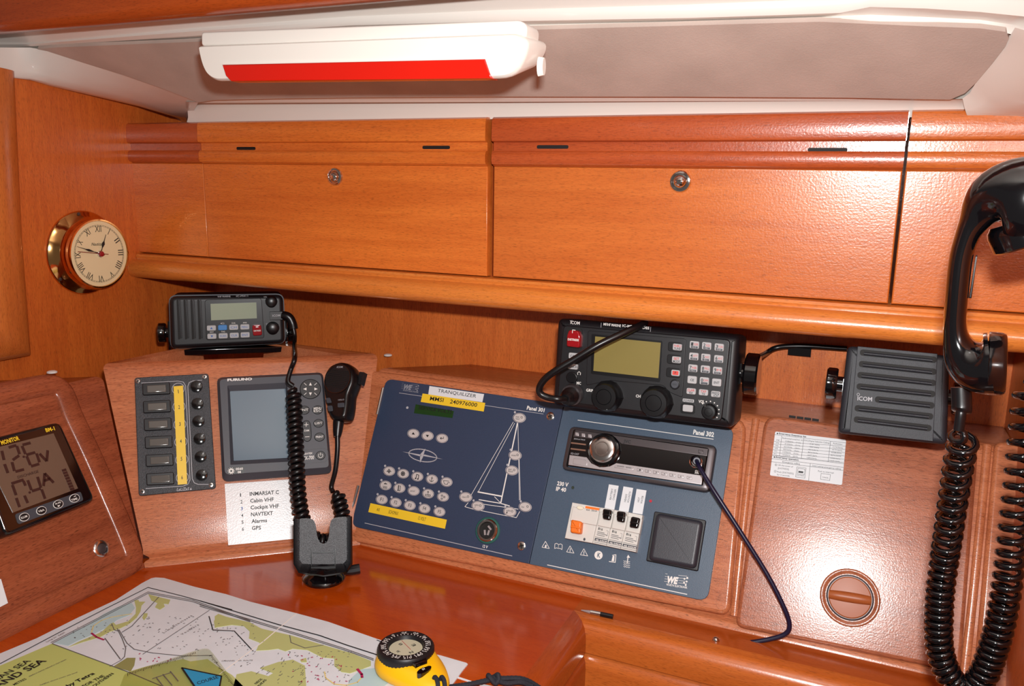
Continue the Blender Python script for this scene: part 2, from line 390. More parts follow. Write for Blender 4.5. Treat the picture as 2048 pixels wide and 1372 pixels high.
# ------------------------------------------------------------------ ceiling: white moulding with a vinyl panel let in
CE = Fr((0, .93, ZC+.088), (1,0,0), (0,-1,.5))
low = [(397,204),(430,199),(560,196),(700,194),(1000,192),(1360,192),(1700,194),(1840,197),(1900,198)]
lef = [(397,204),(330,178),(250,150),(160,122),(95,101),(75,97)]
topp = [(75,97),(110,94),(250,88),(400,82),(700,71),(1000,60),(1360,50),(1640,42),(1850,51),(1960,55),(2011,62)]
rig = [(2018,75),(2011,91),(1985,125),(1952,164),(1930,185)]
ceil = struct(MB().build('ceiling', WHITE_GEL)); ceil['label'] = 'white moulded cabin ceiling'
pan = U(CE, low + rig[::-1] + topp[::-1] + lef[::-1][1:-1], 0)
MB().prism(pan, -.004, .0008).build('headliner_panel', HEADLINER, ceil, fr=CE)
def interp(poly, x):
    for (x0,y0),(x1,y1) in zip(poly, poly[1:]):
        if x0 <= x <= x1: return y0+(y1-y0)*(x-x0)/(x1-x0)
    return poly[0][1] if x < poly[0][0] else poly[-1][1]
ctop = [(240,254),(408,248),(700,240),(985,234),(1380,229),(1810,230),(2048,234)]
wm = MB()
xs = [372,397,430,560,700,850,1000,1180,1360,1530,1700,1840,1900,1960]
re_ = [CE.hit((x, interp(low, x)), -.001) for x in xs]; r0_ = [CAB.hit((x, interp(low, x)), .012) for x in xs]; r3_ = [CAB.hit((x, interp(ctop, x)+4), -.004) for x in xs]
wm.grid([re_, r0_, [a.lerp(b,.3)+Vector((0,.003,0)) for a,b in zip(r0_,r3_)], [a.lerp(b,.6)+Vector((0,.004,0)) for a,b in zip(r0_,r3_)], r3_])
la = [(372,203),(397,204),(330,178),(250,150),(160,122),(95,101),(60,95),(0,95),(-120,95)]
lb = LBJ
ra = [CE.hit(p, -.001) for p in la]; rb = [LEFT.hit(p, .0015) for p in lb]
ra = [p if p.x > -1.044 else LEFT.hit(q, .006) for p, q in zip(ra, la)]
wm.grid([ra] + [[a.lerp(b, t) + Vector((0,0,-.014*sin(pi*t)*(0.2 if i < 2 else 1))) for i,(a,b) in enumerate(zip(ra, rb))] for t in (.2,.4,.6,.8)] + [rb])
bb = [(-150,104),(0,95),(60,93),(100,90),(400,71),(700,51),(1000,43),(1380,36),(1568,30),(1680,26),(1740,14),(1850,17),(1960,24),(2048,33),(2200,60)]
bt = [(-150,96),(0,85),(60,86),(100,83),(400,55),(700,33),(1000,20),(1380,9),(1568,1),(1680,-6),(1740,-16),(1850,-22),(1960,-26),(2048,-30),(2200,-20)]
ta = [(-150,106),(0,98),(75,97),(110,94),(400,82),(700,71),(1000,60),(1380,49.5),(1568,44),(1640,42),(1740,45),(1850,51),(1960,55),(2030,70),(2200,130)]
A = [CE.hit(p, -.001) for p in ta]; Bm = [CE.hit(((a[0]+b[0])/2,(a[1]+b[1])/2), -.007) for a,b in zip(ta,bb)]; Bb = [CE.hit(p, -.002) for p in bb]
wm.grid([A, Bm, Bb])
Bt = []
for q, p in zip(Bb, bt):
    f = Fr((0,q.y-.004,0),(1,0,0),(0,0,1)); Bt.append(f.hit(p))
zt = max(p.z for p in Bt)+.004
wm.grid([Bb, [a.lerp(b,.5)+Vector((0,-.003,0)) for a,b in zip(Bb,Bt)], Bt, [Vector((p.x, p.y-.03, p.z+.022)) for p in Bt], [Vector((p.x, p.y-.09, p.z+.085)) for p in Bt], [Vector((p.x, p.y-.22, p.z+.16)) for p in Bt], [Vector((p.x, -.6, p.z+.2)) for p in Bt]])
rr = [(1925,197),(1940,186),(1952,164),(1985,125),(2011,91),(2018,75),(2030,55)]
rl = [(1945,236),(2000,237),(2045,236),(2100,215),(2150,160),(2180,110),(2220,60)]
RA = [CE.hit(p, -.001) for p in rr]; RB = [CAB.hit(p, -.004+.006*max(0,i-1)) if i < 3 else CE.hit(p, .012+.004*i) for i, p in enumerate(rl)]
wm.grid([RA] + [[a.lerp(b,t)+Vector((0,0,-.006*sin(pi*t))) for a,b in zip(RA,RB)] for t in (.25,.5,.75)] + [RB])
wm.grid([[CE.hit((300,150),-.007), CE.hit((2060,60),-.007)],[CE.hit((400,206),-.007), CE.hit((2060,200),-.007)]])
wm.build('moulded_lining', WHITE_GEL, ceil, ang=60, fix=False)
# wooden beam overhead
YBM = CE.hit((400,71)).y-.05
bf = Fr((0,YBM,ZC),(1,0,0),(0,0,1)); q = [bf.hit((0,72)), bf.hit((690,15))]
zb = (q[0].z+q[1].z)/2
pr = [(YBM-.028,zb+.09),(YBM-.028,zb+.010),(YBM-.025,zb+.004),(YBM-.019,zb),(YBM-.006,zb),(YBM-.001,zb+.003),(YBM,zb+.008),(YBM,zb+.09)]
MBm = MB().rings([[(x, y, z) for y, z in pr] for x in (-1.2,-.9,-.5,-.1,.4)])
tb = struct(MBm.build('trim_2', W_BEAM)); tb['label'] = 'dark varnished wooden beam under the ceiling'

# ================================================================== strip lamp under the ceiling
LF = Fr((0,.70,ZC),(1,0,0),(0,0,1)).at((735,120))
cl = cz(380,20,.35156)
lamp = thing('strip_lamp', 'white ceiling strip lamp with a long red lens', 'lamp', LF)
lb_ = U(LF, [cl(38,200), cl(140,402), cl(1860,386), cl(1928,160), cl(1850,128)], 0)
outl = [lb_[0], (lb_[0][0]+.004, (lb_[0][1]+lb_[1][1])/2), (lb_[1][0]-.012, lb_[1][1]+.006), lb_[1], (lb_[2][0]-.004, lb_[2][1]), (lb_[3][0]-.003, (lb_[2][1]+lb_[3][1])/2), lb_[3], lb_[4]]
oq = rq(outl, [.005,.012,.008,.006,.016,.012,.008,.005]); ytop = max(y for x, y in oq)
oq2 = [(x, ytop-(ytop-y)*.72) for x, y in oq]
MB().rings([[(x,y,-.045) for x,y in oq2],[(x,y,-.005) for x,y in oq],[(x,y,-.002) for x,y in inset(oq,.0008)],[(x,y,0) for x,y in inset(oq,.0022)],[(x,y,0) for x,y in inset(oq,.0028)]]).build('housing', M_LAMPW, lamp, ang=50)
bsq = U(LF, [(402,92),(402,64),(1040,40),(1054,50),(1052,76)], -.006)
MB().prism(rq(bsq, .004), -.035, -.006, .002).build('base', M_LAMPW, lamp)
m0 = LF.loc(Vector((LF.o.x,.805,ZC+.124))); m1 = LF.loc(Vector((LF.o.x,.765,ZC+.153)))
MB().box(-.09, .09, m0.y, m1.y, m0.z, m1.z).build('mount', M_LAMPW, lamp)
lens = U(LF, [cl(185,312), cl(1678,280), cl(1700,345), cl(1716,389), cl(236,406), cl(205,375)], .001)
MB().prism(lens, -.012, .0016, .001).build('red_lens', M_LENS, lamp)
le_ = U(LF, [cl(185,312), cl(1678,280)], .0016)
MB().prism([le_[0], le_[1], (le_[1][0], le_[1][1]+.0015), (le_[0][0], le_[0][1]+.0015)], -.01, .0022).build('lens_lip', M_LAMPW, lamp)
sx = lb_[3][0]
MB().rings([[(sx-.002, lb_[3][1]-.020+.009*sin(t), -.03+.005*cos(t)) for t in [2*pi*i/14 for i in range(14)]], [(sx+.0035, lb_[3][1]-.020+.008*sin(t), -.03+.0042*cos(t)) for t in [2*pi*i/14 for i in range(14)]]]).build('rocker_switch', M_LAMPW, lamp)

# ================================================================== overhead lockers
zl = [CAB.uv((985,y)).y for y in (234.5, 284, 286, 302, 304, 330, 332.5, 552)]
ZT, ZBOT = zl[0], CAB.uv((985,553)).y
def locker(name, label, xa, xb, mp, mm, lockpx=None, slots=(), grp=None, proud=0.0):
    fr = Fr(CAB.wl((xa+xb)/2, 0, 0), CAB.u, CAB.v); hw = (xb-xa)/2
    t = thing(name, label, 'cabinet', fr, grp)
    MB().box(-hw, hw, ZBOT-.002, ZT-.002, -.15, -.014).build('body', W_CAB2, t)
    MB().prism(rect(0, (ZBOT+zl[6])/2, 2*hw, zl[6]-ZBOT), -.013, proud, .0015).build('door', mp, t)
    door = t.children[-1] if t.children else None
    b1 = [(zl[0],-.013),(zl[0],.002),(zl[0]-.002,.0055),(zl[0]-.006,.007),(zl[1]+.004,.008),(zl[1]+.001,.007),(zl[1],.004)]
    b2 = [(zl[2]+.0005,.001),(zl[3],.001)]
    b3 = [(zl[3],.004),(zl[4]-.001,.0065),(zl[4]-.004,.0075),(zl[5]+.004,.0075),(zl[5]+.001,.006),(zl[5],.002),(zl[6],.0)]
    prof = b1+b2+b3+[(zl[6],-.013)]
    mo = MB().rings([[(x, y, z+proud) for y, z in prof] for x in (-hw, hw)]).build('moulding', mm, t)
    for p0, p1 in slots:
        a = fr.uv(p0, .0015); b = fr.uv(p1, .0015); h = .0021
        MB().prism(rq([(a.x,a.y-h),(b.x,b.y-h),(b.x,b.y+h),(a.x,a.y+h)], .0021), -.004, .0014+proud).build('vent_slot', M_DARK, t)
    if lockpx:
        c = fr.uv(lockpx, .004); k = MB().lathe([(.0118,0),(.0122,.002),(.0112,.0042),(.0092,.0046),(.0086,.003),(.0080,.003)], c).build('lock_ring', M_CHROME, t)
        MB().lathe([(.0076,.0),(.0076,.004),(.0066,.0065),(.0044,.0082),(.0015,.0088)], c).build('lock_knob', M_CHROME, k)
    return t
X = lambda px, y=400: CAB.uv((px, y)).x
cb = cz(0,0,.34286); cb2 = cz(680,0,.34286); cb3 = cz(1348,0,.34286)
locker('overhead_locker', 'narrow end panel of the overhead lockers next to the brass clock', X(252,253)-.004, X(409.5), W_CAB, W_CAB2, grp=None)
locker('overhead_locker', 'overhead locker flap next to the narrow end panel, above the small radio', X(412), X(976), W_CAB, W_CAB, (668.5,353.5), ((cb(1385,866),cb(1495,866)),(cb2(485,860),cb2(645,860))), 'overhead locker flaps', .002)
LK3 = locker('overhead_locker', 'overhead locker flap with darker red moulding, above the large radio', X(987), X(1798.5), W_CAB3, W_CAB2, (1360,363), ((cb2(1148,857),cb2(1332,857)),(cb3(780,874),cb3(1012,874))), 'overhead locker flaps')
locker('overhead_locker', 'overhead locker panel behind the telephone handset', X(1805), XR-.001, W_CAB3, W_CAB3)
hg = CAB.uv((1809,270), .0)
hinge = (MB().box(hg.x-.0022, hg.x+.0022, zl[1], zl[0]-.002, -.012, .004).build('hinge', M_STEEL, LK3, fr=CAB))
# rail below the lockers
zr0, zr1 = ZBOT-.0015, CAB.uv((1050,625), .025).y
pr = [(.93-.93+ .002, zr0), (-.008, zr0-.001), (-.009, zr0-.006), (-.004, zr0-.008)]
hgt = zr0-.008-zr1
prof = [(-.10, zr0), (.0015, zr0), (.006, zr0-.001), (.0075, zr0-.004), (.006, zr0-.007)]
for i in range(9):
    a = pi/2 - pi*i/8*.93; prof.append((.006+.019*cos(a)**.7 if cos(a) > 0 else .006, zr0-.008-hgt/2+hgt/2*sin(a)))
prof += [(-.006, zr1+.001), (-.10, zr1+.001)]
rx0 = XL+.001
rail = MB().rings([[(x, y, n) for n, y in prof] for x in (rx0, XR-.001)]).build('locker_rail', W_RAIL, fr=CAB)
tag(rail, 'long rounded wooden rail along the bottom of the overhead lockers', 'rail')

# ================================================================== instrument console
con = thing('instrument_console', 'mahogany laminate instrument console around the chart table', 'console', Fr((-.5,.88,DZ),(1,0,0),(0,1,0)))
def cross_u(fr, v, n, other, on=0.0):
    a = other.loc(fr.wl(0,v,n)).z-on; b = other.loc(fr.wl(1,v,n)).z-on; return -a/(b-a)
def seg_profile(vt, flen, th=0.010):
    p = [(0,0),(.006,0),(.0085,-.002),(.0105,-.0055),(.0125,-.0065),(.0145,-.0045),(.0175,-.001),(.022,0)]
    for v in (.06,.10,.14,.18,.22): p.append((v,0))
    R = .014; bend = radians(90-27)                                     # from up the slope to level
    for i in range(7): a = bend*i/6; p.append((vt-R*.55+R*sin(a), -R*(1-cos(a))))
    l = p[-1]; d = (cos(bend), -sin(bend))
    p += [(l[0]+d[0]*flen*t, l[1]+d[1]*flen*t) for t in (.3,.65,1.0)]
    return p
def sstep(a, b, x): x = min(1, max(0, (x-a)/(b-a))); return x*x*(3-2*x)
def segment(name, fr, vt, flen, uL, uR, nu=2, dip=0.0, m=None):
    pf = seg_profile(vt, flen); rows = []
    for j, (v, n) in enumerate(pf):
        w_ = min(1.0, max(0, j-(len(pf)-5))/2.5); row = []
        for i in range(nu+1):
            f = i/nu; d = dip*w_*sstep(.03,.11,f)*(1-sstep(.80,.88,f)); row.append((uL(v,n)+(uR(v,n)-uL(v,n))*f, v-d*cos(radians(27)), n-d*sin(radians(27))))
        rows.append(row)
    return MB().sheet(rows, .006, (0,0,-1)).build(name, m or W_CON, con, fr=fr, ang=40)
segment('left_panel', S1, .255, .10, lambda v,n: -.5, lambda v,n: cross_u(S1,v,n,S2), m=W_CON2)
segment('main_panel', S3, .250, .095, lambda v,n: cross_u(S3,v,n,S2), lambda v,n: XR-.001-S3.o.x)
segment('corner_panel', S2, .272, .12, lambda v,n: cross_u(S2,v,n,S1,.0015 if v>.02 else 0)+.0005, lambda v,n: cross_u(S2,v,n,S3,.0015 if v>.02 else 0)-.0005, 24, .06)
def bead(name, fr, pts, w, h, k=0.0, nsp=6, m=None):
    path = spline([Vector((*fr.uv(p, k), 0)) for p in pts], nsp); prof = [(w/2*cos(pi*i/8), k-.0005+h*sin(pi*i/8)**.8) for i in range(9)]
    rows = bead_sweep([(p.x,p.y) for p in path], prof)
    return MB().grid(rows).build(name, m or W_CON, con, fr=fr, ang=60)
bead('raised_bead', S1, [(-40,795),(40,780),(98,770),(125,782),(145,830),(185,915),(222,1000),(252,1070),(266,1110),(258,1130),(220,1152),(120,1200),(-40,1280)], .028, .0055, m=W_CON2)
# raised fields on the main panel
KF = .005
mf = rq(U(S3, [(728,738),(1494,836),(1459,1232),(688,1080)], KF), [.02,.02,.012,.012])
MB().prism(mf, -.002, KF, .0045).build('raised_field', W_CON, con, fr=S3, ang=60)
rf = rq(U(S3, [(1990,880),(2140,900),(2100,1420),(1945,1385)], KF), .01)
MB().prism(rf, -.002, KF, .0045).build('raised_field', W_CON, con, fr=S3, ang=60)
dr = rq(U(S3, [(1530,829),(1958,884),(1922,1345),(1470,1254)], KF), [.016,.016,.010,.010])
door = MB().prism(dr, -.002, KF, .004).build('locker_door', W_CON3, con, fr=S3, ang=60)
for pts in ([(1512,838),(1496,960),(1480,1110),(1468,1232)], [(1975,890),(1960,1050),(1945,1200),(1928,1355)]):
    bead('channel_bead', S3, pts, .009, .0035, 0)
kc = S3.uv(cL(855,668), KF); kr = S3.pm(cL(855,668), KF)[1]
R1 = 60*kr*.98; R0 = 44*kr
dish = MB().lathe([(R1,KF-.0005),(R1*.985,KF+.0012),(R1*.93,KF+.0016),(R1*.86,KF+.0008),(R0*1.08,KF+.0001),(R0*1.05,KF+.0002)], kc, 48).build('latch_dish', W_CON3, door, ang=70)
MB().lathe([(R0*1.04,KF),(R0*1.04,KF+.0018),(R0*.98,KF+.0022),(R0*.97,KF+.0008)], kc, 40).build('latch_ring', M_ALUD, door)
kb = MB().lathe([(R0*.95,KF),(R0*.95,KF+.0018),(R0*.90,KF+.0028),(R0*.4,KF+.0034),(R0*.02,KF+.0036)], kc, 40).build('turn_latch', M_KNOB, door)
hp = []
for i in range(13):
    t = -1+2*i/12; hp.append((kc.x+t*R0*.92, kc.y+R0*.04*t, R0*.25*(1-.18*t*t)))
rows = [[(x+(-.08)*wd*sin(a), y+wd*cos(a), KF+.001+.0062*max(0,sin(a))**.7*(1-.35*((x-kc.x)/R0)**4)) for a in [pi*j/10 for j in range(11)]] for x, y, wd in hp]
MB().grid(rows).build('finger_ridge', M_KNOB, door, ang=60)
for i in range(4):
    a = S3.uv((1578+i*15.4, 832.5+i*2.1), KF); b = S3.uv((1578+i*15.4+13.4, 832.5+i*2.1+1.9), KF)
    MB().prism([(a.x,a.y-.0012),(b.x,b.y-.0012),(b.x,b.y+.0012),(a.x,a.y+.0012)], KF-.001, KF+.0012).build('hinge_slot', M_DARK, door)
def screw(par, fr, p, r, k, m=M_STEEL, name='screw', ring=False):
    c = fr.uv(p, k)
    o = MB().lathe([(r,k-.0005),(r,k+.0006),(r*.8,k+.0012),(r*.3,k+.0014)], c, 16).build(name, m, par)
    s = MB()
    for a in (.4, .4+pi/2): s.prism(rect(c.x, c.y, r*1.2, r*.26, a), k+.0011, k+.00155)
    s.build('screw_slot', M_DARK, o); return o
sp = cz(140,1040,.16032)
c = S1.uv(sp(390,358)); MB().lathe([(.0105,-.0005),(.0105,.001),(.0088,.0022),(.0066,.0024),(.0062,.001)], c).build('screw_cup', M_STEEL, con, fr=S1)
so = MB().lathe([(.006,0),(.006,.0016),(.004,.0024),(.001,.0026)], c, 16).build('screw', M_ALUD, con, fr=S1)
FL3 = DESK.up(S3.wl(0,.2505,0).z-DZ+.0022)
def cap(px, fr, z):
    F = Fr((0,0,z),(1,0,0),(0,1,0)); c = F.uv(px); MB().lathe([(.0065,-.001),(.0065,.0006),(.004,.0018),(.001,.002)], c, 16).build('screw_cap', M_WHITE, con, fr=F)
zf3 = S3.wl(0, *seg_profile(.250,.095)[-1]).z; zf1 = S1.wl(0, *seg_profile(.255,.10)[-1]).z
cap((776,710), None, zf3+.001); cap((104,744), None, zf1+.001)

# ================================================================== chart table and the rail beside it
tbl = thing('chart_table', 'red-brown varnished chart table with rounded edge rail', 'table', Fr((-.5,.6,DZ),(1,0,0),(0,1,0)))
MB().prism([(-.84,.22),(-.2803,.22),(-.2803,.905),(-.63,.905),(-.84,.712)], -.03, 0).build('table_top', W_DESK, tbl, fr=DESK)
PR = [(0,0),(.008,-.0005),(.015,-.0025),(.0205,-.0075),(.0232,-.015),(.024,-.025),(.024,-.0355),(.0215,-.0375)]
PR2 = [(.0195,-.0375),(.0195,-.040),(.0215,-.0425),(.0245,-.047),(.0255,-.055),(.0255,-.34)]
def mitred(pr, name, m, m2):
    MB().grid([[(-.2803+w, y, DZ+z) for w, z in pr] for y in (.22,.40,.60)] + [[(-.2803+w, .8438-w, DZ+z) for w, z in pr]]).build(name+'_side', m2, tbl, ang=50, fr=None)
    MB().grid([[(-.2803+w, .8438-w, DZ+z) for w, z in pr]] + [[(x, .8438-w, DZ+z) for w, z in pr] for x in (-.1,.05,XR-.002)]).build(name, m, tbl, ang=50)
W_DESKR = wood('red_brown_rim_wood', (140,52,12), (176,78,24), 1, 0.2, 0.05, fine=0.4, broad=0.6, coat=0.5, pores=0.2, off=6.5)
for nm, p, m, m2 in (('edge_rail', PR, W_EDGE, W_DESKR), ('lower_front', PR2, W_EDGE, W_DESKR)):
    mitred(p, nm, m, m2)
for c_ in tbl.children: pass
W_DESKL = wood('brown_ledge_wood', (150,60,16), (184,88,30), 0, 0.2, 0.05, fine=0.4, broad=0.6, coat=0.5, pores=0.2, off=6.2)
MB().prism([(-.2803,.8438),(XR-.002,.8438),(XR-.002,.905),(-.2803,.905)], -.03, 0).build('rail_ledge', W_DESKL, tbl, fr=DESK)
for o in list(COL.objects):
    if o.parent == tbl and o.name.split('.')[0] in ('edge_rail','edge_rail_side','lower_front','lower_front_side'): o.matrix_basis = tbl.matrix_basis.inverted()
# ================================================================== small helpers for printed fronts
def quad(c, x, y, w, h, sl=0.0, vs=0.0):                                # picture-space parallelogram in a crop: slope along, lean down
    return [c(x-w/2+vs*(-h/2), y-h/2-w/2*sl), c(x+w/2+vs*(-h/2), y-h/2+w/2*sl), c(x+w/2+vs*h/2, y+h/2+w/2*sl), c(x-w/2+vs*h/2, y+h/2-w/2*sl)]
def oval(par, name, fr, p, rx, ry, k0, k1, m, bev=0.0, n=24):
    c = fr.uv(p, k1); a, b = fr.pm(p, k1); return MB().prism(ell(c.x, c.y, a*rx, b*ry, 0, n), k0, k1, bev).build(name, m, par)
def loc3(fr, p, k): a = fr.uv(p, k); return Vector((a.x, a.y, k))
def holed(par, name, m, outer, inner, k0, k1, bev=0.001):               # frame with a hole, softened outer edge; equal point counts
    mb = MB(); rs = [[(x,y,k0) for x,y in outer]] + [[(x,y,k1-bev+bev*sin(a)) for x,y in inset(outer, bev*(1-cos(a)))] for a in (0,pi/4,pi/2)] + [[(x,y,k1) for x,y in inner], [(x,y,k0) for x,y in inner]]
    mb.rings(rs, True, False, False); return mb.build(name, m, par)

# ================================================================== switch panel (corner panel of the console)
F = S2.at(cS(457,680)); K = .004
t = thing('switch_panel', 'charcoal six-way rocker switch panel with yellow numbered strip', 'switch panel', F)
plate(t, 'face_plate', F, [cS(85,160),cS(760,122),cS(828,1170),cS(125,1238)], 0, K, M_CHAR, .004, .001)
for i, (x, y) in enumerate([(283,258),(289,421),(297,582),(305,745),(313,910),(319,1080)]):
    q = U(F, quad(cS, x, y, 250, 108, -.05, .04), K+.005); r = MB().prism(rq(q, .002), K-.001, K+.005, .001).build('rocker_switch', M_BLACK, t)
    q = U(F, quad(cS, x+3, y+2, 172, 66, -.05, .04), K+.007); MB().prism(q, K+.004, K+.0068, .001).build('rocker_window', M_SMOKE, r)
rings = [(485,262),(492,425),(500,587),(508,745),(517,907),(523,1070)]
for x, y in rings: oval(t, 'printed_ring', F, cS(x,y), 58*.2197, 54*.2197, K-.0005, K+.0001, M_GREYPR)
for x, y in rings: oval(t, 'ring_centre', F, cS(x,y), 53*.2197, 49*.2197, K-.0004, K+.0002, M_CHAR)
st = plate(t, 'label_strip', F, [cS(442,240),cS(528,233),cS(566,1128),cS(481,1136)], K-.0004, K+.0005, M_YEL, label='yellow strip numbered one to six')
for n, (x, y) in zip('123456', [(488,303),(493,446),(500,600),(508,756),(514,917),(519,1086)]): text(t, F, n, cS(x-(3 if n == '1' else 7),y), cS(x+(3 if n == '1' else 8),y-1), 34*.2197, M_INK, K+.0007, .01)
for x, y in [(648,235),(658,393),(667,553),(677,713),(687,877),(697,1045)]:
    c = F.uv(cS(x,y), K+.006); r = F.pm(cS(x,y), K)[1]*52*.2197
    o = MB().lathe([(r,K-.0005),(r,K+.004),(r*.92,K+.006),(r*.6,K+.0066),(r*.05,K+.0067)], c, 24).build('fuse_cap', M_BLACKG, t)
    MB().prism(rect(c.x, c.y, r*.16, r*.95, random.uniform(-.2,.9)), K+.0064, K+.0070).build('fuse_slot', M_DARK, o)
for x, y in [(118,193),(725,155),(160,1198),(785,1137)]: screw(t, F, cS(x,y), .0032, K)
line(t, 'printed_line', F, [cS(150,210),cS(480,192),cS(530,200),cS(552,235),cS(592,1090),cS(575,1130),cS(530,1148),cS(190,1170)], 5*.2197, M_GREYPR, K)
line(t, 'printed_line', F, [cS(700,184),cS(620,190),cS(585,205),cS(572,240),cS(612,1080),cS(630,1118),cS(665,1132),cS(760,1132)], 5*.2197, M_GREYPR, K)
text(t, F, 'LaLiZaS', cS(470,1192), cS(585,1184), 26*.2197, M_GREYPR, K+.0002, .015, shear=.2)
q = U(F, [cS(590,1184),cS(600,1160),cS(608,1182)], K); MB().prism(q, K-.0003, K+.0003).build('printed_mark', M_GREYPR, t)

# ================================================================== navtex display
F = S2.at(cS(1360,610)); K = .016
t = thing('navtex_display', 'dark grey marine display with blank blue-grey screen and round keys', 'display', F)
outer = rq(U(F, [cS(836,160),cS(1802,112),cS(1884,1030),cS(888,1106)], 0.008), .008)
mid = rq(U(F, [cS(850,168),cS(1795,122),cS(1868,985),cS(900,1052)], K), .007)
i1 = rq(U(F, [cS(932,232),cS(1478,205),cS(1505,925),cS(960,955)], K), .001)
i2 = rq(U(F, [cS(955,285),cS(1462,262),cS(1490,890),cS(990,918)], K-.006), .001)
mb = MB(); mb.rings([[(x,y,0) for x,y in outer],[(x,y,.008) for x,y in outer],[(x,y,.0095) for x,y in inset(outer,.0015)],[(x,y,K-.002) for x,y in mid],[(x,y,K) for x,y in inset(mid,.0015)],[(x,y,K) for x,y in i1],[(x,y,K-.006) for x,y in i2]], True, True, False)
mb.build('case', M_GREYP, t)
MB().prism(i2, K-.009, K-.0058).build('screen', M_SCR, t)
text(t, F, 'FURUNO', cS(932,192), cS(1158,182), 21*.2197, M_WHITE, K+.0002, .05)
def rbtn(x, y, rx, ry, s=None, h=20, w=.75):
    o = oval(t, 'button', F, cS(x,y), rx*.2197, ry*.2197, K-.001, K+.0018, M_BLACK, .0008)
    if s:
        for i, ln in enumerate(s.split('|')):
            n = len(s.split('|')); yy = y+h*.45+(i-(n-1)/2)*h*1.15; text(o, F, ln, cS(x-rx*w, yy+2), cS(x+rx*w, yy-2), h*.2197, M_WHITE, K+.0020, .01)
    return o
rbtn(1632,455,50,40,'ENT',20); rbtn(1753,452,47,40,'MENU|ESC',20); rbtn(1763,575,47,38,'LIST',19); rbtn(1772,700,48,40,'PRINT',19,.72)
o = rbtn(1780,868,45,40)
line(o, 'power_symbol', F, [cS(1780+20*sin(a), 870-20*cos(a)) for a in [radians(40+i*28) for i in range(11)]], 4*.2197, M_WHITE, K+.002); line(o, 'power_symbol', F, [cS(1779,845),cS(1780,868)], 4*.2197, M_WHITE, K+.002)
o = plate(t, 'dim_button', F, [cS(1610,550),cS(1690,545),cS(1703,738),cS(1622,745)], K-.001, K+.0018, M_BLACK, .010, .0008)
for a, b in (((1632,590),(1668,588)),((1649,606),(1651,571)),((1641,700),(1677,698))): line(o, 'plus_minus_mark', F, [cS(*a),cS(*b)], 5*.2197, M_WHITE, K+.002)
text(o, F, 'DIM', cS(1633,652), cS(1676,650), 18*.2197, M_WHITE, K+.002, .01)
o = oval(t, 'direction_pad', F, cS(1688,262), 97*.2197, 90*.2197, K-.001, K+.0022, M_BLACK, .001, 32)
for a in range(4):
    an = a*pi/2; cx, cy = 1688, 264; d = (sin(an), -cos(an)); pdx = (cos(an), sin(an))
    q = U(F, [cS(cx+d[0]*66, cy+d[1]*60), cS(cx+d[0]*36+pdx[0]*13, cy+d[1]*32+pdx[1]*13), cS(cx+d[0]*36-pdx[0]*13, cy+d[1]*32-pdx[1]*13)], K+.0022); MB().prism(q, K+.002, K+.0025).build('arrow', M_WHITE, o)
    an += pi/4; line(o, 'tick_mark', F, [cS(cx+sin(an)*52, cy-cos(an)*50), cS(cx+sin(an)*80, cy-cos(an)*76)], 4*.2197, M_WHITE, K+.0023)
line(t, 'name_field_outline', F, [cS(1520,830),cS(1800,805),cS(1840,815),cS(1855,850),cS(1850,900),cS(1820,928),cS(1640,942),cS(1600,930)], 2.5*.2197, M_BLACK, K)
text(t, F, 'NAVTEX', cS(1626,864), cS(1708,856), 17*.2197, M_WHITE, K+.0002, .02, shear=.2); text(t, F, 'NX-700', cS(1614,912), cS(1722,902), 34*.2197, M_WHITE, K+.0002, .02, shear=.15)
o = plate(t, 'approval_sticker', F, [cS(933,978),cS(1083,966),cS(1086,1030),cS(938,1042)], K-.0003, K+.0003, M_BLACKS, label='small black sticker with white ship wheel mark')
for i in range(10):
    a = i*pi/5; line(o, 'wheel_spoke', F, [cS(967+16*cos(a),1010+16*sin(a)),cS(967+30*cos(a),1010+30*sin(a))], 5*.2197, M_WHITE, K+.0004)
oval(o, 'wheel_rim', F, cS(967,1010), 21*.2197, 21*.2197, K, K+.0005, M_WHITE); oval(o, 'wheel_hub', F, cS(967,1010), 10*.2197, 10*.2197, K, K+.0007, M_BLACKS)
text(o, F, '0560', cS(1008,1003), cS(1074,998), 20*.2197, M_WHITE, K+.0005, .03); text(o, F, '08', cS(1025,1031), cS(1056,1029), 20*.2197, M_WHITE, K+.0005, .03)

# ================================================================== white list card
cc = cz(420,870,.24414); F = S2.at(cc(400,640))
t = thing('list_card', 'white laminated card listing six radio circuits under the navtex display', 'card', F)
plate(t, 'card_sheet', F, [cc(120,400),cc(648,364),cc(692,850),cc(150,903)], 0, .0006, M_CARD)
for i, (n, s, x1) in enumerate([('1','INMARSAT C',565),('2','Cabin VHF',522),('3','Cockpit VHF',565),('4','NAVTEXT',515),('5','Alarms',468),('6','GPS',418)]):
    y = 497+i*56; x0 = 325+i*3.6; text(t, F, n, cc(247+i*3, y+8), cc((255 if n == '1' else 263)+i*3, y+7), 28*.244, M_INKB if n in '3' else M_INK, .0008, .015)
    text(t, F, s, cc(x0, y+1), cc(x1, y+1-(x1-x0)*.065), 31*.244, M_INK, .0008, .022)

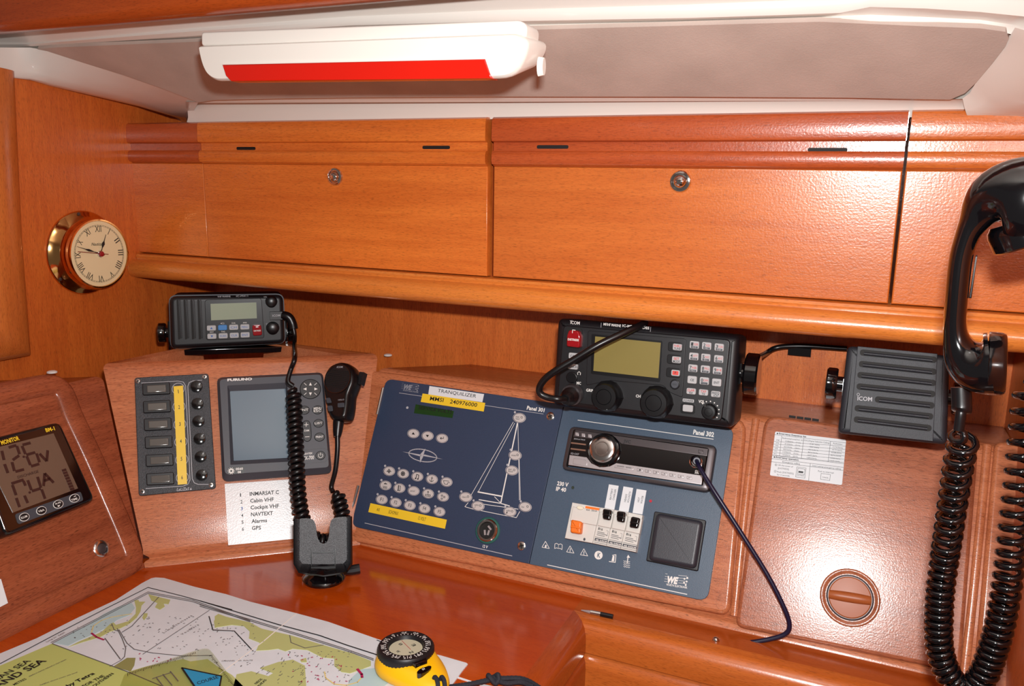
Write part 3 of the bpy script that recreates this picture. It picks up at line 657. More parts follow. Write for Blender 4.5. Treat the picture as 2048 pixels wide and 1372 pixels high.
# ================================================================== battery monitor on the left panel
F = S1.at(cB(300,640)); K = .018
t = thing('battery_monitor', 'black square battery monitor with brown LCD showing volts and amps', 'battery monitor', F)
outer = rq(U(F, [cB(-330,352),cB(545,133),cB(895,905),cB(8,1268)], .008), .009)
MB().prism(outer, 0, K, .004).build('case', M_BLACKG, t)
plate(t, 'screen', F, [cB(-170,402),cB(525,228),cB(765,768),cB(128,1005)], K-.001, K+.0006, M_LCDB)
plate(t, 'button_strip', F, [cB(145,1022),cB(790,797),cB(820,885),cB(178,1122)], K-.001, K+.0005, M_KEYD, .003)
text(t, F, 'MONITOR', cB(18,342), cB(194,292), 40*.204, M_YEL, K+.0004, .03); text(t, F, 'BM-1', cB(453,217), cB(541,196), 36*.204, M_YEL, K+.0004, .03)
SEG = [((18,400),(40,490)),((45,530),(78,618)),((85,368),(160,345)),((165,352),(192,432)),((188,445),(125,490)),((118,510),(142,598)),((152,604),(236,582)),
 ((222,342),(300,322)),((216,352),(250,432)),((258,440),(345,415)),((262,452),(298,540)),((358,425),(388,512)),((305,552),(385,528)),((388,428),(458,502)),((458,502),(468,395)),
 ((112,722),(232,682)),((122,735),(158,835)),((230,695),(250,742)),((160,862),(192,952)),((240,838),(272,912)),((272,688),(308,785)),((312,795),(400,768)),((368,655),(402,762)),((408,778),(442,870)),
 ((428,745),(438,620)),((438,620),(526,712)),((432,695),(492,672))]
mb = MB()
for a, b in SEG:
    p, q = F.uv(cB(*a), K+.0008), F.uv(cB(*b), K+.0008); d = (q-p).normalized(); nn = Vector((-d.y,d.x))*.0016; mb.prism([tuple(p-nn),tuple(q-nn),tuple(q+nn),tuple(p+nn)], K+.0003, K+.0009)
for p in ((230,460),(288,810)): c = F.uv(cB(*p), K); mb.prism(ell(c.x,c.y,.0015,.0015,0,8), K+.0003, K+.0009)
M_SEG = mat('dark_lcd_segment', (58,30,26), 0.4)
mb.build('digits', M_SEG, t)
text(t, F, 'DISCHARGE', cB(178,672), cB(382,612), 26*.204, M_SEG, K+.0009, .01)
for i in range(8): plate(t, 'bar_segment', F, [cB(604+i*11.2,584+i*26.5),cB(646+i*11.2,572+i*26.5),cB(655+i*11.2,594+i*26.5),cB(613+i*11.2,606+i*26.5)], K+.0003, K+.0009, M_SEG)
for (x, y), s in zip([(240,1048),(408,985),(573,922),(732,863)], ['ILLUM','V&A','A-Hr','TIME']):
    o = oval(t, 'button', F, cB(x,y), 52*.204, 41*.204, K, K+.0012, M_WHITE, .0004); oval(o, 'button_face', F, cB(x,y), 46*.204, 35*.204, K+.0005, K+.0016, M_BLACK)
    dy = 6 if s in ('ILLUM','V&A') else (-6 if s == 'A-Hr' else 18)
    text(o, F, s, cB(x-30, y+dy+14), cB(x+30, y+dy-6), 20*.204, M_WHITE, K+.0018, .02)
    if s in ('A-Hr','TIME'):
        e = 1 if s == 'A-Hr' else -1; q = U(F, [cB(x-14,y+13*e+4),cB(x+16,y+13*e-6),cB(x+4,y+27*e+2)], K+.0016); MB().prism(q, K+.0012, K+.0018).build('arrow', M_WHITE, o)
F = S1.at((-10,1190)); tag(plate(None, 'notice_card', F, [(-60,1160),(2,1158),(16,1206),(-50,1240)], 0, .0005, M_PAPER), 'corner of a white notice card below the battery monitor', 'card').matrix_basis = F.M()

# ================================================================== panel 301 (distribution panel with boat diagram)
KP = KF+.003
F = S3.at((915,950)); t = thing('distribution_panel', 'navy distribution panel with sailing boat diagram and oval keys', 'control panel', F)
K = KP
MB().prism(rq(U(F, [(772,757),(1127.5,809),(1057.5,1127.5),(702,1052)], K), [.012,.0005,.0005,.012]), KF, K, .0005).build('face_plate', M_NAVY, t)
def wlogo(par, c, F, s, m, K):                                          # lettered logo with circuit lines; c maps (0..250, 0..150)
    text(par, F, 'WE', c(28,92), c(138,106), 62*s, m, K+.0003, .06, shear=.25)
    for y in (6,32,56,80): line(par, 'logo_line', F, [c(12-y*.15,y), c(30,y+3)], 3*s, m, K); line(par, 'logo_line', F, [c(140,y+15), c(210+((y//6)%3)*14,y+24)], 3*s, m, K)
    for x, y in ((228,46),(200,56),(222,82),(196,94),(212,116)): oval(par, 'logo_dot', F, c(x,y), 9*s, 9*s, K-.0003, K+.0003, m, 0, 12)
    text(par, F, 'WÜRTH ELEKTRONIK', c(18,120), c(228,152), 20*s, m, K+.0003, .02)
wlogo(t, lambda x, y: cP(500+x*.73, 75+y*.66), F, .145, mat('dim_print',(134,138,148),.5), K)
line(t, 'printed_line', F, [cP(480,175),cP(1885,380)], 4*.2051, M_GREYPR, K); text(t, F, 'Panel 301', cP(1722,336), cP(1893,362), 36*.2051, M_WHITE, K+.0002, .03)
line(t, 'printed_line', F, [cP2(145,712),cP2(1580,1033)], 6*.2051, M_GREYPR, K)
o = plate(t, 'name_sticker', F, [cP(775,107),cP(1307,186),cP(1290,265),cP(763,190)], K, K+.0004, M_PAPER, label='white sticker reading TRANQUILIZER'); text(o, F, 'TRANQUILIZER', cP(853,166), cP(1227,222), 32*.2051, M_INK, K+.0006)
o = plate(t, 'number_sticker', F, [cP(708,180),cP(1318,272),cP(1303,356),cP(689,262)], K, K+.0006, M_YEL, label='yellow sticker with MMSI number'); text(o, F, 'MMSI', cP(777,246), cP(908,264), 38*.2051, M_INK, K+.0008, .01); text(o, F, '240976000', cP(972,276), cP(1236,312), 38*.2051, M_INK, K+.0008, .01)
o = plate(t, 'circuit_sticker', F, [cP2(200,518),cP2(944,680),cP2(925,768),cP2(178,605)], K, K+.0004, M_YEL, label='yellow sticker with circuit names')
text(o, F, 'AIS', cP2(257,592), cP2(286,598), 28*.2051, M_INK, K+.0006); text(o, F, 'ECHOMAX', cP2(375,617), cP2(466,637), 34*.2051, M_INK, K+.0006); text(o, F, '12 VOLT', cP2(662,678), cP2(735,694), 34*.2051, M_INK, K+.0006)
o = plate(t, 'text_display', F, [cP(640,285),cP(1012,352),cP(998,420),cP(623,372)], K-.001, K+.0003, M_GLCD); text(o, F, 'SERVICE VOLTS', cP(665,330), cP(990,378), 34*.2051, M_BLACK, K+.0005, .01)
oval(t, 'indicator_lamp', F, cP(558,318), 11*.2051, 12*.2051, K, K+.0008, M_GREYPR, 0, 14)
M_CAP = mat('grey_oval_key', (196,190,188), 0.45)
def icon(o, F, x, y, kind, k):
    L_ = lambda pts, w=5: line(o, 'key_symbol', F, [cP(x+a, y+b) for a, b in pts], w*.2051, M_INK, k)
    if kind == 'up': MB().prism(U(F, [cP(x-14,y+8),cP(x+16,y+12),cP(x+2,y-12)], k), k-.0003, k+.0002).build('key_symbol', M_INK, o)
    elif kind == 'down': MB().prism(U(F, [cP(x-16,y-10),cP(x+14,y-8),cP(x,y+14)], k), k-.0003, k+.0002).build('key_symbol', M_INK, o)
    elif kind == 'ret': L_([(16,-14),(14,4),(-14,0)]); L_([(-4,-8),(-15,0),(-6,10)])
    elif kind == 'wheel':
        L_([(16*cos(a),18*sin(a)) for a in [i*pi/5 for i in range(11)]], 6)
        for i in range(4): a = i*pi/4; L_([(22*cos(a),24*sin(a)),(-22*cos(a),-24*sin(a))], 4)
    elif kind == 'aim': L_([(12*cos(a),13*sin(a)) for a in [i*pi/4 for i in range(9)]], 6); L_([(-24,2),(24,4)], 4); L_([(0,-24),(0,24)], 4)
    elif kind == 'note': L_([(-12,18),(-6,-20),(16,-14),(10,24)], 6); oval(o, 'key_symbol', F, cP(x-16,y+18), 1.6, 1.4, k-.0003, k+.0002, M_INK, 0, 8); oval(o, 'key_symbol', F, cP(x+6,y+24), 1.6, 1.4, k-.0003, k+.0002, M_INK, 0, 8)
    elif kind == 'anchor': L_([(4,-24),(-4,22)], 5); L_([(-20,6),(-14,20),(-2,24),(10,20),(16,12)], 5); L_([(-6,-12),(12,-9)], 4)
    elif kind == 'pump': L_([(-28,-14),(-20,20),(10,24),(16,4),(32,8)], 4); L_([(-28,-14),(24,-8)], 4)
    elif kind == 'shower': L_([(-10,-16),(14,-14)], 8); L_([(2,-26),(2,-14)], 5); [L_([(-20+14*i,6+2*i),(-22+14*i,26+2*i),(-14+14*i,27+2*i),(-12+14*i,8+2*i)], 3) for i in range(3)]
    elif kind == 'fridge': L_([(-6,-26),(-10,22)], 9); L_([(4,-22),(12,-20),(6,26),(-20,20)], 5)
    elif kind == 'tank': L_([(-24,6),(24,12),(22,28),(-26,22),(-24,6)], 4); L_([(0,10),(2,-22)], 4); L_([(-5,-14),(2,-24),(7,-13)], 4); L_([(-8,10),(-9,24)],3); L_([(8,12),(7,26)],3)
    elif kind == 'fan': [L_([(dx+8*cos(a),dy+8*sin(a)) for a in [i*pi/3 for i in range(7)]], 4) for dx, dy in ((-8,-12),(14,2),(-10,18))]
    elif kind == 'bulb':
        L_([(24+9*cos(a),-4+10*sin(a)) for a in [i*pi/4 for i in range(9)]], 3)
def key(x, y, rx, ry, kind=None, s=None, led=True):
    o = oval(t, 'key', F, cP(x,y), rx*.2051, ry*.2051, K-.001, K+.0006, M_CAP, .0003)
    r = oval(o, 'key_ring', F, cP(x,y), rx*.93*.2051, ry*.93*.2051, K, K+.0008, M_NAVY)
    oval(o, 'key_cap', F, cP(x,y), rx*.86*.2051, ry*.86*.2051, K, K+.0014, M_CAP, .0004)
    if led: oval(t, 'indicator_lamp', F, cP(x-rx*.66,y-ry*1.12), 10*.2051, 11*.2051, K, K+.0006, M_GREYPR, 0, 12)
    if kind: icon(o, F, x, y, kind, K+.0016)
    if s:
        ls = s.split('|')
        for i, ln in enumerate(ls): text(o, F, ln, cP(x-rx*.55, y+10+(i-(len(ls)-1)/2)*20-4), cP(x-rx*.55+len(ln)*8.5, y+10+(i-(len(ls)-1)/2)*20), 18*.2051, M_INK, K+.0016)
for (x, y), kd in zip([(616,570),(755,593),(896,617)], ('up','down','ret')): key(x, y, 59, 45, kd, None, False)
for (x, y), kd in zip([(380,937),(516,962),(655,990),(797,1016),(940,1043),(344,1076),(480,1103),(619,1130),(760,1157),(905,1188)], ('aim','wheel','note','anchor','pump','shower','fridge',None,'tank','fan')):
    key(x, y, 58, 46, kd, 'panel' if kd is None else None)
for i, (x, y) in enumerate([(307,1214),(443,1243),(581,1272),(724,1302),(870,1333)]):
    key(x, y, 58, 46); text(t, F, 'F%d' % (i+1), cP(x-15,y+14), cP(x+14,y+18), 34*.2051, M_INK, K+.0017)
B = lambda pts, w: line(t, 'boat_diagram_line', F, [cP(*p) for p in pts], w*.2051, M_WHITE, K)
B([(1633,470),(1470,1250)], 11); B([(1637,470),(1644,740)], 4); B([(1644,740),(1652,1220)], 4); B([(1650,820),(1662,1222)], 4)
B([(1593,458),(1183,1168)], 4); B([(1606,470),(1252,1138)], 4); B([(1248,1140),(1475,1182)], 12); B([(1410,1188),(1465,1244)], 5)
B([(1258,1216),(1470,1252),(1555,1276)], 8); B([(1300,1260),(1640,1308)], 5); B([(1152,1246),(1120,1284),(1190,1305),(1295,1326),(1500,1368),(1600,1386),(1622,1391),(1655,1332)], 5)
for x, y, s in [(1650,417,'mast|head'),(1609,783,'steam'),(1577,930,'deck|flood'),(1127,1190,'stern'),(1247,1277,'cabin|2'),(1557,1332,'cabin|1'),(1707,1286,'bow')]: key(x, y, 64, 48, 'bulb', s)
em = [(710+138*cos(a)*.985-58*sin(a)*.12, 785+138*cos(a)*.17+58*sin(a)) for a in [i*2*pi/32 for i in range(32)]]
line(t, 'compass_emblem', F, [cP(*p) for p in em], 9*.2051, M_GREYPR, K, True)
for q in ([(512,747),(700,778),(690,795)], [(908,822),(715,790),(725,775)], [(735,718),(685,775),(683,855),(712,800)]): MB().prism(U(F, [cP(*p) for p in q], K), K-.0003, K+.0003).build('compass_emblem', M_GREYPR, t)
c = F.uv(cP2(1345,785), K); r = F.pm(cP2(1345,785), K)[1]*.2051
o = MB().lathe([(r*132,K-.001),(r*132,K+.001),(r*124,K+.002),(r*112,K+.0022),(r*108,K+.001),(r*100,K-.0008)], c, 32).build('power_socket', M_GRN, t)
MB().lathe([(r*110,K),(r*110,K+.003),(r*100,K+.0042),(r*84,K+.0040),(r*78,K+.001),(r*76,K+.0006)], c, 32).build('socket_ring', M_STEEL, o)
MB().prism(ell(c.x,c.y,r*77,r*77), K, K+.0012).build('socket_bore', M_DARK, o)
for dx, dy, an in ((-20,25,.3),(18,20,-.1),(20,-28,.9)): MB().prism(rect(c.x+dx*r, c.y-dy*r, r*18, r*50, an), K+.001, K+.0028).build('contact', M_ALU, o)
text(t, F, '12 V', cP2(1292,950), cP2(1340,961), 28*.2051, M_WHITE, K+.0002, .02)
for p in (cP(1955,402), cP2(1673,935)): screw(t, F, p, .0055, K+.0005)
for a, b in ((cP(325,125),cP(266,385)), (cP(80,1078),cP(12,1342))): MB().tube([loc3(F,a,K), loc3(F,b,K)], .0022, 8).build('hinge', M_STEEL, t)

# ================================================================== panel 302
F = S3.at((1260,1010)); t = thing('mains_panel', 'slate blue mains panel with warning symbols and printed logo', 'control panel', F)
MB().prism(rq(U(F, [(1128.5,809.2),(1468,857),(1415,1203),(1058.5,1128)], K), [.0005,.010,.012,.0005]), KF, K, .0005).build('face_plate', M_NAVY2, t)
line(t, 'printed_line', F, [cQ(370,50),cQ(1690,236)], 6*.2051, M_WHITE, K); text(t, F, 'Panel 302', cQ(1492,186), cQ(1694,214), 44*.2051, M_WHITE, K+.0002, .035)
line(t, 'printed_line', F, [cQ2(170,828),cQ2(1530,1115)], 7*.2051, M_WHITE, K)
text(t, F, '230 V', cQ2(262,50), cQ2(371,66), 38*.2051, M_WHITE, K+.0002, .03); text(t, F, 'IP 40', cQ2(252,102), cQ2(349,116), 38*.2051, M_WHITE, K+.0002, .03)
oval(t, 'indicator_lamp', F, cQ2(417,74), 14*.2051, 16*.2051, K, K+.0006, mat('dark_green_lamp',(50,60,52),.3), 0, 14); oval(t, 'indicator_lamp', F, cQ2(1176,205), 14*.2051, 14*.2051, K, K+.0008, mat('red_lamp',(190,40,60),.3), 0, 14)
for x, y, s in ((153,640,'^'),(393,685,'!'),(527,713,'!')):
    line(t, 'warning_triangle', F, [cQ2(x-2,y-42),cQ2(x-36,y+16),cQ2(x+36,y+28)], 5*.2051, M_WHITE, K, True)
    if s == '!': line(t, 'warning_triangle', F, [cQ2(x,y-16),cQ2(x-2,y+4)], 7*.2051, M_WHITE, K); line(t, 'warning_triangle', F, [cQ2(x-2,y+11),cQ2(x-2,y+14)], 7*.2051, M_WHITE, K)
    else: oval(t, 'warning_triangle', F, cQ2(x,y+6), 1.8, 3.2, K-.0003, K+.0002, M_WHITE, 0, 10)
for d in (-1, 1): line(t, 'book_symbol', F, [cQ2(276,668),cQ2(279,630),cQ2(279+d*20,620+d*3),cQ2(279+d*36,628+d*5),cQ2(276+d*36,674+d*5),cQ2(276+d*18,664+d*3)], 5*.2051, M_WHITE, K, True)
oval(t, 'letter_disc', F, cQ2(668,733), 40*.2051, 42*.2051, K-.0003, K+.0002, M_WHITE); text(t, F, 'K', cQ2(654,752), cQ2(684,758), 46*.2051, M_NAVY2, K+.0004, .02)
line(t, 'fridge_symbol', F, [cQ2(805,735),cQ2(838,728),cQ2(832,803),cQ2(772,795)], 7*.2051, M_WHITE, K); MB().prism(U(F, [cQ2(808,738),cQ2(824,742),cQ2(820,793),cQ2(795,790)], K), K-.0003, K+.0002).build('fridge_symbol', M_WHITE, t)
line(t, 'heater_symbol', F, [cQ2(958,735),cQ2(948,815)], 9*.2051, M_WHITE, K); MB().prism(U(F, [cQ2(942,756),cQ2(976,760),cQ2(960,730)], K), K-.0003, K+.0002).build('heater_symbol', M_WHITE, t)
for i in range(4): line(t, 'heater_symbol', F, [cQ2(914+a*10, 790+i*18+(4 if a%2 else -4)+a*1.5) for a in range(7)], 4*.2051, M_WHITE, K)
wlogo(t, lambda x, y: cQ2(1310+x*.98, 908+y*1.0), F, .2051, M_WHITE, K)
for q, s, a0, b0 in (([(770,42),(865,57),(822,290),(727,272)], ('BATTERY','CHARGER'), (795,192), 36), ([(912,62),(1006,78),(960,314),(866,297)], ('HEADS','SOCKETS'), (938,215), 34), ([(1040,87),(1136,102),(1096,336),(1000,320)], ('HOT','WATER'), (1068,225), 36)):
    o = plate(t, 'circuit_label', F, [cQ2(*p) for p in q], K, K+.0004, M_PAPER, label='white sticker reading %s %s' % s)
    for i, w_ in enumerate(s):
        n = len(w_)*15.5; x, y = a0[0]+i*26-(0 if i else 4), a0[1]+i*6-(8 if len(w_) < 5 else 0); text(o, F, w_, cQ2(x,y), cQ2(x+n*.2,y-n*.98), 19*.2051, M_INK, K+.0006)
# black cover
F = S3.at(cQ2(1430,600)); cv = thing('socket_cover', 'square black flap cover on the slate blue panel', 'cover', F)
plate(cv, 'frame', F, [cQ2(1222,310),cQ2(1722,397),cQ2(1642,892),cQ2(1141,790)], K, K+.006, M_BLACK, .002, .001, ku=K)
plate(cv, 'flap', F, [cQ2(1232,318),cQ2(1692,402),cQ2(1618,872),cQ2(1152,782)], K+.003, K+.011, mat('worn_black_plastic',(48,48,56),.38,bump=.2,bscale=1500), .003, .005, ku=K+.008)
# breakers
def breaker(label, name, q, lever, lm, txt=None, up=True):
    F = S3.at(cQ2((q[0][0]+q[2][0])/2, (q[0][1]+q[2][1])/2)); b = thing(name, label, 'circuit breaker', F, None)
    tl, tr, br, bl = [Vector(p) for p in q]
    mx = lambda a, s: tuple(cQ2(*(tl.lerp(tr,a)*(1-s)+bl.lerp(br,a)*s)))
    plate(b, 'body', F, [mx(0,0),mx(1,0),mx(1,1),mx(0,1)], K, K+.010, M_BRK, 0, .0008, ku=K+.006)
    plate(b, 'nose', F, [mx(.02,.10),mx(.98,.10),mx(.98,.50),mx(.02,.50)], K+.006, K+.0135, M_BRK, 0, .001)
    lv = plate(b, 'lever', F, [cQ2(*p) for p in lever], K+.008, K+.019, lm, .001, .002)
    lq = [Vector(p) for p in lever]; md = [lq[0].lerp(lq[3],.45), lq[1].lerp(lq[2],.45), lq[1].lerp(lq[2],.6), lq[0].lerp(lq[3],.6)]
    plate(lv, 'lever_step', F, [cQ2(*p) for p in md], K+.016, K+.0205, lm, 0, .0008)
    if txt:
        text(b, F, txt, mx(.12,.60), mx(.45,.61), 22*.2051, M_INK, K+.0102, .03)
        for s, w_ in ((.66,.5),(.70,.7),(.745,.55)): line(b, 'fine_print', F, [mx(.12,s),mx(.12+w_,s+.005)], 5*.2051, M_KEYD, K+.010)
        line(b, 'wiring_symbol', F, [mx(.72,.585),mx(.86,.59),mx(.86,.72),mx(.76,.72)], 2.5*.2051, M_KEYD, K+.010)
        plate(b, 'maker_band', F, [mx(.03,.84),mx(.97,.84),mx(.97,.915),mx(.03,.915)], K+.0095, K+.0102, M_KEYD); text(b, F, 'ABL SURSUM', mx(.10,.905), mx(.92,.905), 15*.2051, M_WHITE, K+.0105, .02)
        for s in (.81,.955): line(b, 'fine_print', F, [mx(.03,s),mx(.97,s)], 4*.2051, M_KEYD, K+.010)
    return b, F, mx
b, F2, mx = breaker('wide grey breaker with orange lever', 'circuit_breaker', [(420,222),(690,270),(616,619),(347,570)], [(398,383),(502,404),(490,527),(391,510)], M_ORG)
oval(b, 'test_button', F2, mx(.27,.10), 33*.2051, 19*.2051, K+.009, K+.0155, mat('cream_button',(232,228,206),.4), .001)
plate(b, 'orange_label', F2, [cQ2(542,253),cQ2(678,275),cQ2(672,297),cQ2(538,275)], K+.0095, K+.0104, M_ORG); text(b, F2, '40A  30mA', cQ2(545,298), cQ2(652,312), 18*.2051, M_INK, K+.0138)
oval(b, 'seal_screw', F2, mx(.66,.93), 10*.2051, 14*.2051, K+.009, K+.0106, M_KEYD)
TOP = [(692,270),(828,293),(965,318),(1106,346)]; BOT = [(618,619),(754,647),(890,676),(1040,707)]
for i, (lv, lb) in enumerate(zip(([(708,278),(795,290),(778,395),(704,378)],[(845,300),(930,310),(915,418),(842,400)],[(985,352),(1072,370),(1048,474),(964,460)]), ('narrow grey breaker below the battery charger sticker', 'narrow grey breaker below the heads sockets sticker', 'narrow grey breaker below the hot water sticker'))):
    breaker(lb, 'circuit_breaker', [TOP[i], (TOP[i+1][0]-2,TOP[i+1][1]), (BOT[i+1][0]-2,BOT[i+1][1]), BOT[i]], lv, M_BLACKG, 'B16')

# ================================================================== car stereo
F = S3.at(cQ(970,430)); s_ = thing('car_stereo', 'silver and black car stereo with round volume dial', 'car stereo', F)
KS = K+.010
outer = rq(U(F, [cQ(295,108),cQ(1728,300),cQ(1655,762),cQ(212,532)], K+.006), .008); inner = rq(U(F, [cQ(330,142),cQ(1652,325),cQ(1588,700),cQ(255,508)], K+.008), .003)
holed(s_, 'trim_ring', M_ALUD, outer, inner, K, K+.010, .004)
plate(s_, 'face', F, [cQ(328,140),cQ(1640,325),cQ(1585,680),cQ(268,492)], K, KS, M_BLACKG, .002, .001)
plate(s_, 'upper_strip', F, [cQ(345,142),cQ(1642,328),cQ(1628,402),cQ(795,282),cQ(730,225),cQ(600,200),cQ(520,235),cQ(322,212)], KS-.001, KS+.0012, M_ALUD, 0, .0006)
plate(s_, 'lower_strip', F, [cQ(288,388),cQ(455,412),cQ(500,470),cQ(580,508),cQ(680,500),cQ(745,468),cQ(1585,590),cQ(1575,680),cQ(275,486)], KS-.001, KS+.0014, M_ALU, 0, .0006)
c = F.uv(cQ(625,345), KS); r = F.pm(cQ(625,345), KS)[1]*.2051
MB().lathe([(r*165,KS-.001),(r*165,KS+.0015),(r*155,KS+.003),(r*135,KS+.002)], c, 40).build('dial_bezel', M_BLACKG, s_)
vd = MB().lathe([(r*132,KS),(r*130,KS+.008),(r*122,KS+.011),(r*112,KS+.0118),(r*66,KS+.0118),(r*63,KS+.0112),(r*60,KS+.0118),(r*2,KS+.0121)], c, 48).build('volume_dial', M_STEEL, s_)
for x, y in ((360,186),(422,196),(485,204)): plate(s_, 'small_key', F, quad(cQ, x, y, 34, 34, .14), KS, KS+.002, M_ALU, 0, .0006)
for y in (278,335): plate(s_, 'chrome_slit', F, [cQ(318-y*.05,y-14),cQ(462-y*.05,y+4),cQ(458-y*.05,y+18),cQ(314-y*.05,y)], KS, KS+.0018, mat('copper_slit',(190,150,130),.25,.8))
plate(s_, 'eject_key', F, [cQ(330,420),cQ(440,435),cQ(462,465),cQ(455,495),cQ(318,478)], KS, KS+.0024, M_ALU, 0, .0006)
for i, (x, y) in enumerate([(973,535),(1052,547),(1131,560),(1211,573),(1291,586),(1372,599),(1455,611)]):
    o = plate(s_, 'preset_key', F, quad(cQ, x, y, 56 if i < 6 else 48, 30, .14), KS, KS+.0026, M_ALU, 0, .0006)
    text(o, F, str(i+1) if i < 6 else 'M', cQ(x-7,y+8), cQ(x+8,y+10), 16*.2051, M_INK, KS+.0028)
plate(s_, 'source_bar', F, [cQ(735,490),cQ(912,512),cQ(910,540),cQ(722,512)], KS, KS+.0022, M_ALU, 0, .0006); text(s_, F, 'SOURCE', cQ(752,503), cQ(815,511), 13*.2051, M_INK, KS+.0024); text(s_, F, 'BAND', cQ(840,516), cQ(890,523), 13*.2051, M_INK, KS+.0024)
plate(s_, 'release_key', F, quad(cQ, 1567, 357, 46, 34, .14), KS, KS+.0022, M_ALUD, 0, .0006)
text(s_, F, 'JVC', cQ(812,268), cQ(882,278), 30*.2051, M_BLACK, KS+.0014, .03); text(s_, F, 'KD-G427', cQ(300,382), cQ(378,392), 18*.2051, M_GREYPR, KS+.0003); text(s_, F, '50Wx4 MAX', cQ(330,238), cQ(440,250), 14*.2051, M_GREYPR, KS+.0003)
c = F.uv(cQ(1522,458), KS); MB().lathe([(r*60,KS-.001),(r*60,KS+.002),(r*50,KS+.0026),(r*40,KS+.001)], c, 28).build('jack_ring', M_STEEL, s_)
text(s_, F, 'CD', cQ(1510,556), cQ(1548,562), 20*.2051, M_WHITE, KS+.0004, .03); text(s_, F, 'AUX', cQ(1506,570), cQ(1550,576), 12*.2051, M_WHITE, KS+.0004, .03)
# audio cable
pts = [((1392,921),K+.012),((1394,923),K+.030),((1402,940),K+.040),((1430,985),K+.042),((1485,1070),K+.034),((1535,1150),K+.024),((1568,1215),K+.016),((1579,1250),K+.010),((1570,1268),K+.006),((1540,1278),K+.004),((1500,1285),K+.003),((1466,1288),K+.003)]
pw = spline([S3.hit(p, k) for p, k in pts], 8)
ac = thing('audio_cable', 'thin navy audio cable looping from the car stereo to the rail', 'cable', Fr(pw[0],(1,0,0),(0,1,0)))
MB().tube([p-pw[0] for p in pw], .0026, 8).build('lead', M_CORDB, ac, ang=80)
MB().tube([pw[0]-pw[0], pw[7]-pw[0]], [.0052,.0042], 12).build('plug', M_CORDB, ac)

# ================================================================== emergency frequency placard
F = S3.at(cE(590,590)); t = thing('frequency_placard', 'white emergency frequency list placard on the locker door', 'placard', F); K2 = KF+.0006
plate(t, 'sheet', F, [cE(258,322),cE(985,408),cE(942,872),cE(203,772)], KF, K2, M_PAPER, .002)
Ln = lambda a, b, w=3: line(t, 'table_line', F, [cE(*a),cE(*b)], w*.1953, M_INK, K2)
for i in range(7):
    f = i/6; x0, y0 = 250-f*19, 355+f*210; x1, y1 = 982-f*22, 440+f*200
    Ln((x0+ (0 if i in (0,6) else 0), y0+(40 if i else 0)*(1-f)), (x1, y1+(0)), 2.5)
Ln((325,365),(303,570)); Ln((552,392),(525,597)); Ln((825,425),(800,632)); Ln((222,600),(957,690)); Ln((218,632),(955,722)); Ln((618,650),(600,826)); Ln((228,566),(960,652))
T = lambda s, a, b, h, bo=0: text(t, F, s, cE(*a), cE(*b), h*.1953, M_INK, K2+.0002, bo)
plate(t, 'bullet', F, quad(cE,281,343,14,14,.12), K2-.0002, K2+.0003, M_INK); T('Emergency frequency list', (296,350), (575,384), 16, .03)
plate(t, 'bullet', F, quad(cE,250,584,14,14,.12), K2-.0002, K2+.0003, M_INK); T('Emergency operation', (264,592), (497,622), 17, .03)
T('Radiotelephone(User ch)', (332,396), (545,420), 15); T('DSC(Digital Selective Calling)', (556,420), (815,448), 15); T('Radiotelex', (852,450), (945,462), 14)
rows = [('MF','2182kHz','(1ch)','2187.5kHz','2174.5kHz'),('HF4','4125kHz','(2ch)','4207.5kHz','4177.5kHz'),('HF6','6215kHz','(3ch)','6312.0kHz','6268.0kHz'),('HF8','8291kHz','(4ch)','8414.5kHz','8376.5kHz'),('HF12','12290kHz','(5ch)','12577.0kHz','12520.0kHz'),('HF16','16420kHz','(6ch)','16804.5kHz','16695.0kHz')]
for i, r_ in enumerate(rows):
    dx, dy = -6.2*i, 28*i
    T(r_[0], (272+dx,416+dy), (302+dx,420+dy), 13); T(r_[1], (360+dx,426+dy), (442+dx,436+dy), 13); T(r_[2], (470+dx,440+dy), (518+dx,446+dy), 13); T(r_[3], (612+dx,456+dy), (712+dx,468+dy), 13); T(r_[4], (846+dx,486+dy), (950+dx,498+dy), 13)
T('Emergency calling', (332,640), (510,662), 17); T('Interrupting emergency calling', (638,678), (930,714), 16); T('Lift the cover of', (286,672), (440,692), 16); T('[DISTRESS].', (286,705), (402,718), 16); T('Push [DISTRESS]', (278,742), (445,762), 16); T('for 3 seconds.', (276,770), (408,786), 16); T('Push to interrupt', (697,735), (860,754), 16)
for a in ((266,664),(258,730)): line(t, 'numeral_ring', F, [cE(a[0]+11*cos(i*pi/5), a[1]+11*sin(i*pi/5)) for i in range(10)], 2*.1953, M_INK, K2, True)
T('1', (263,670), (268,670), 12); T('2', (254,736), (262,737), 12)
for q in ([(480,685),(574,697),(562,800),(468,788)], [(492,700),(562,709),(556,765),(486,756)], [(728,752),(824,764),(816,824),(722,812)]): line(t, 'key_outline', F, [cE(*p) for p in q], 3*.1953, M_INK, K2, True)
plate(t, 'key_icon', F, [cE(498,725),cE(546,731),cE(544,750),cE(495,744)], K2-.0002, K2+.0003, M_INK); T('DISTRESS', (478,775), (556,784), 13); T('CANCEL', (738,796), (804,806), 14)
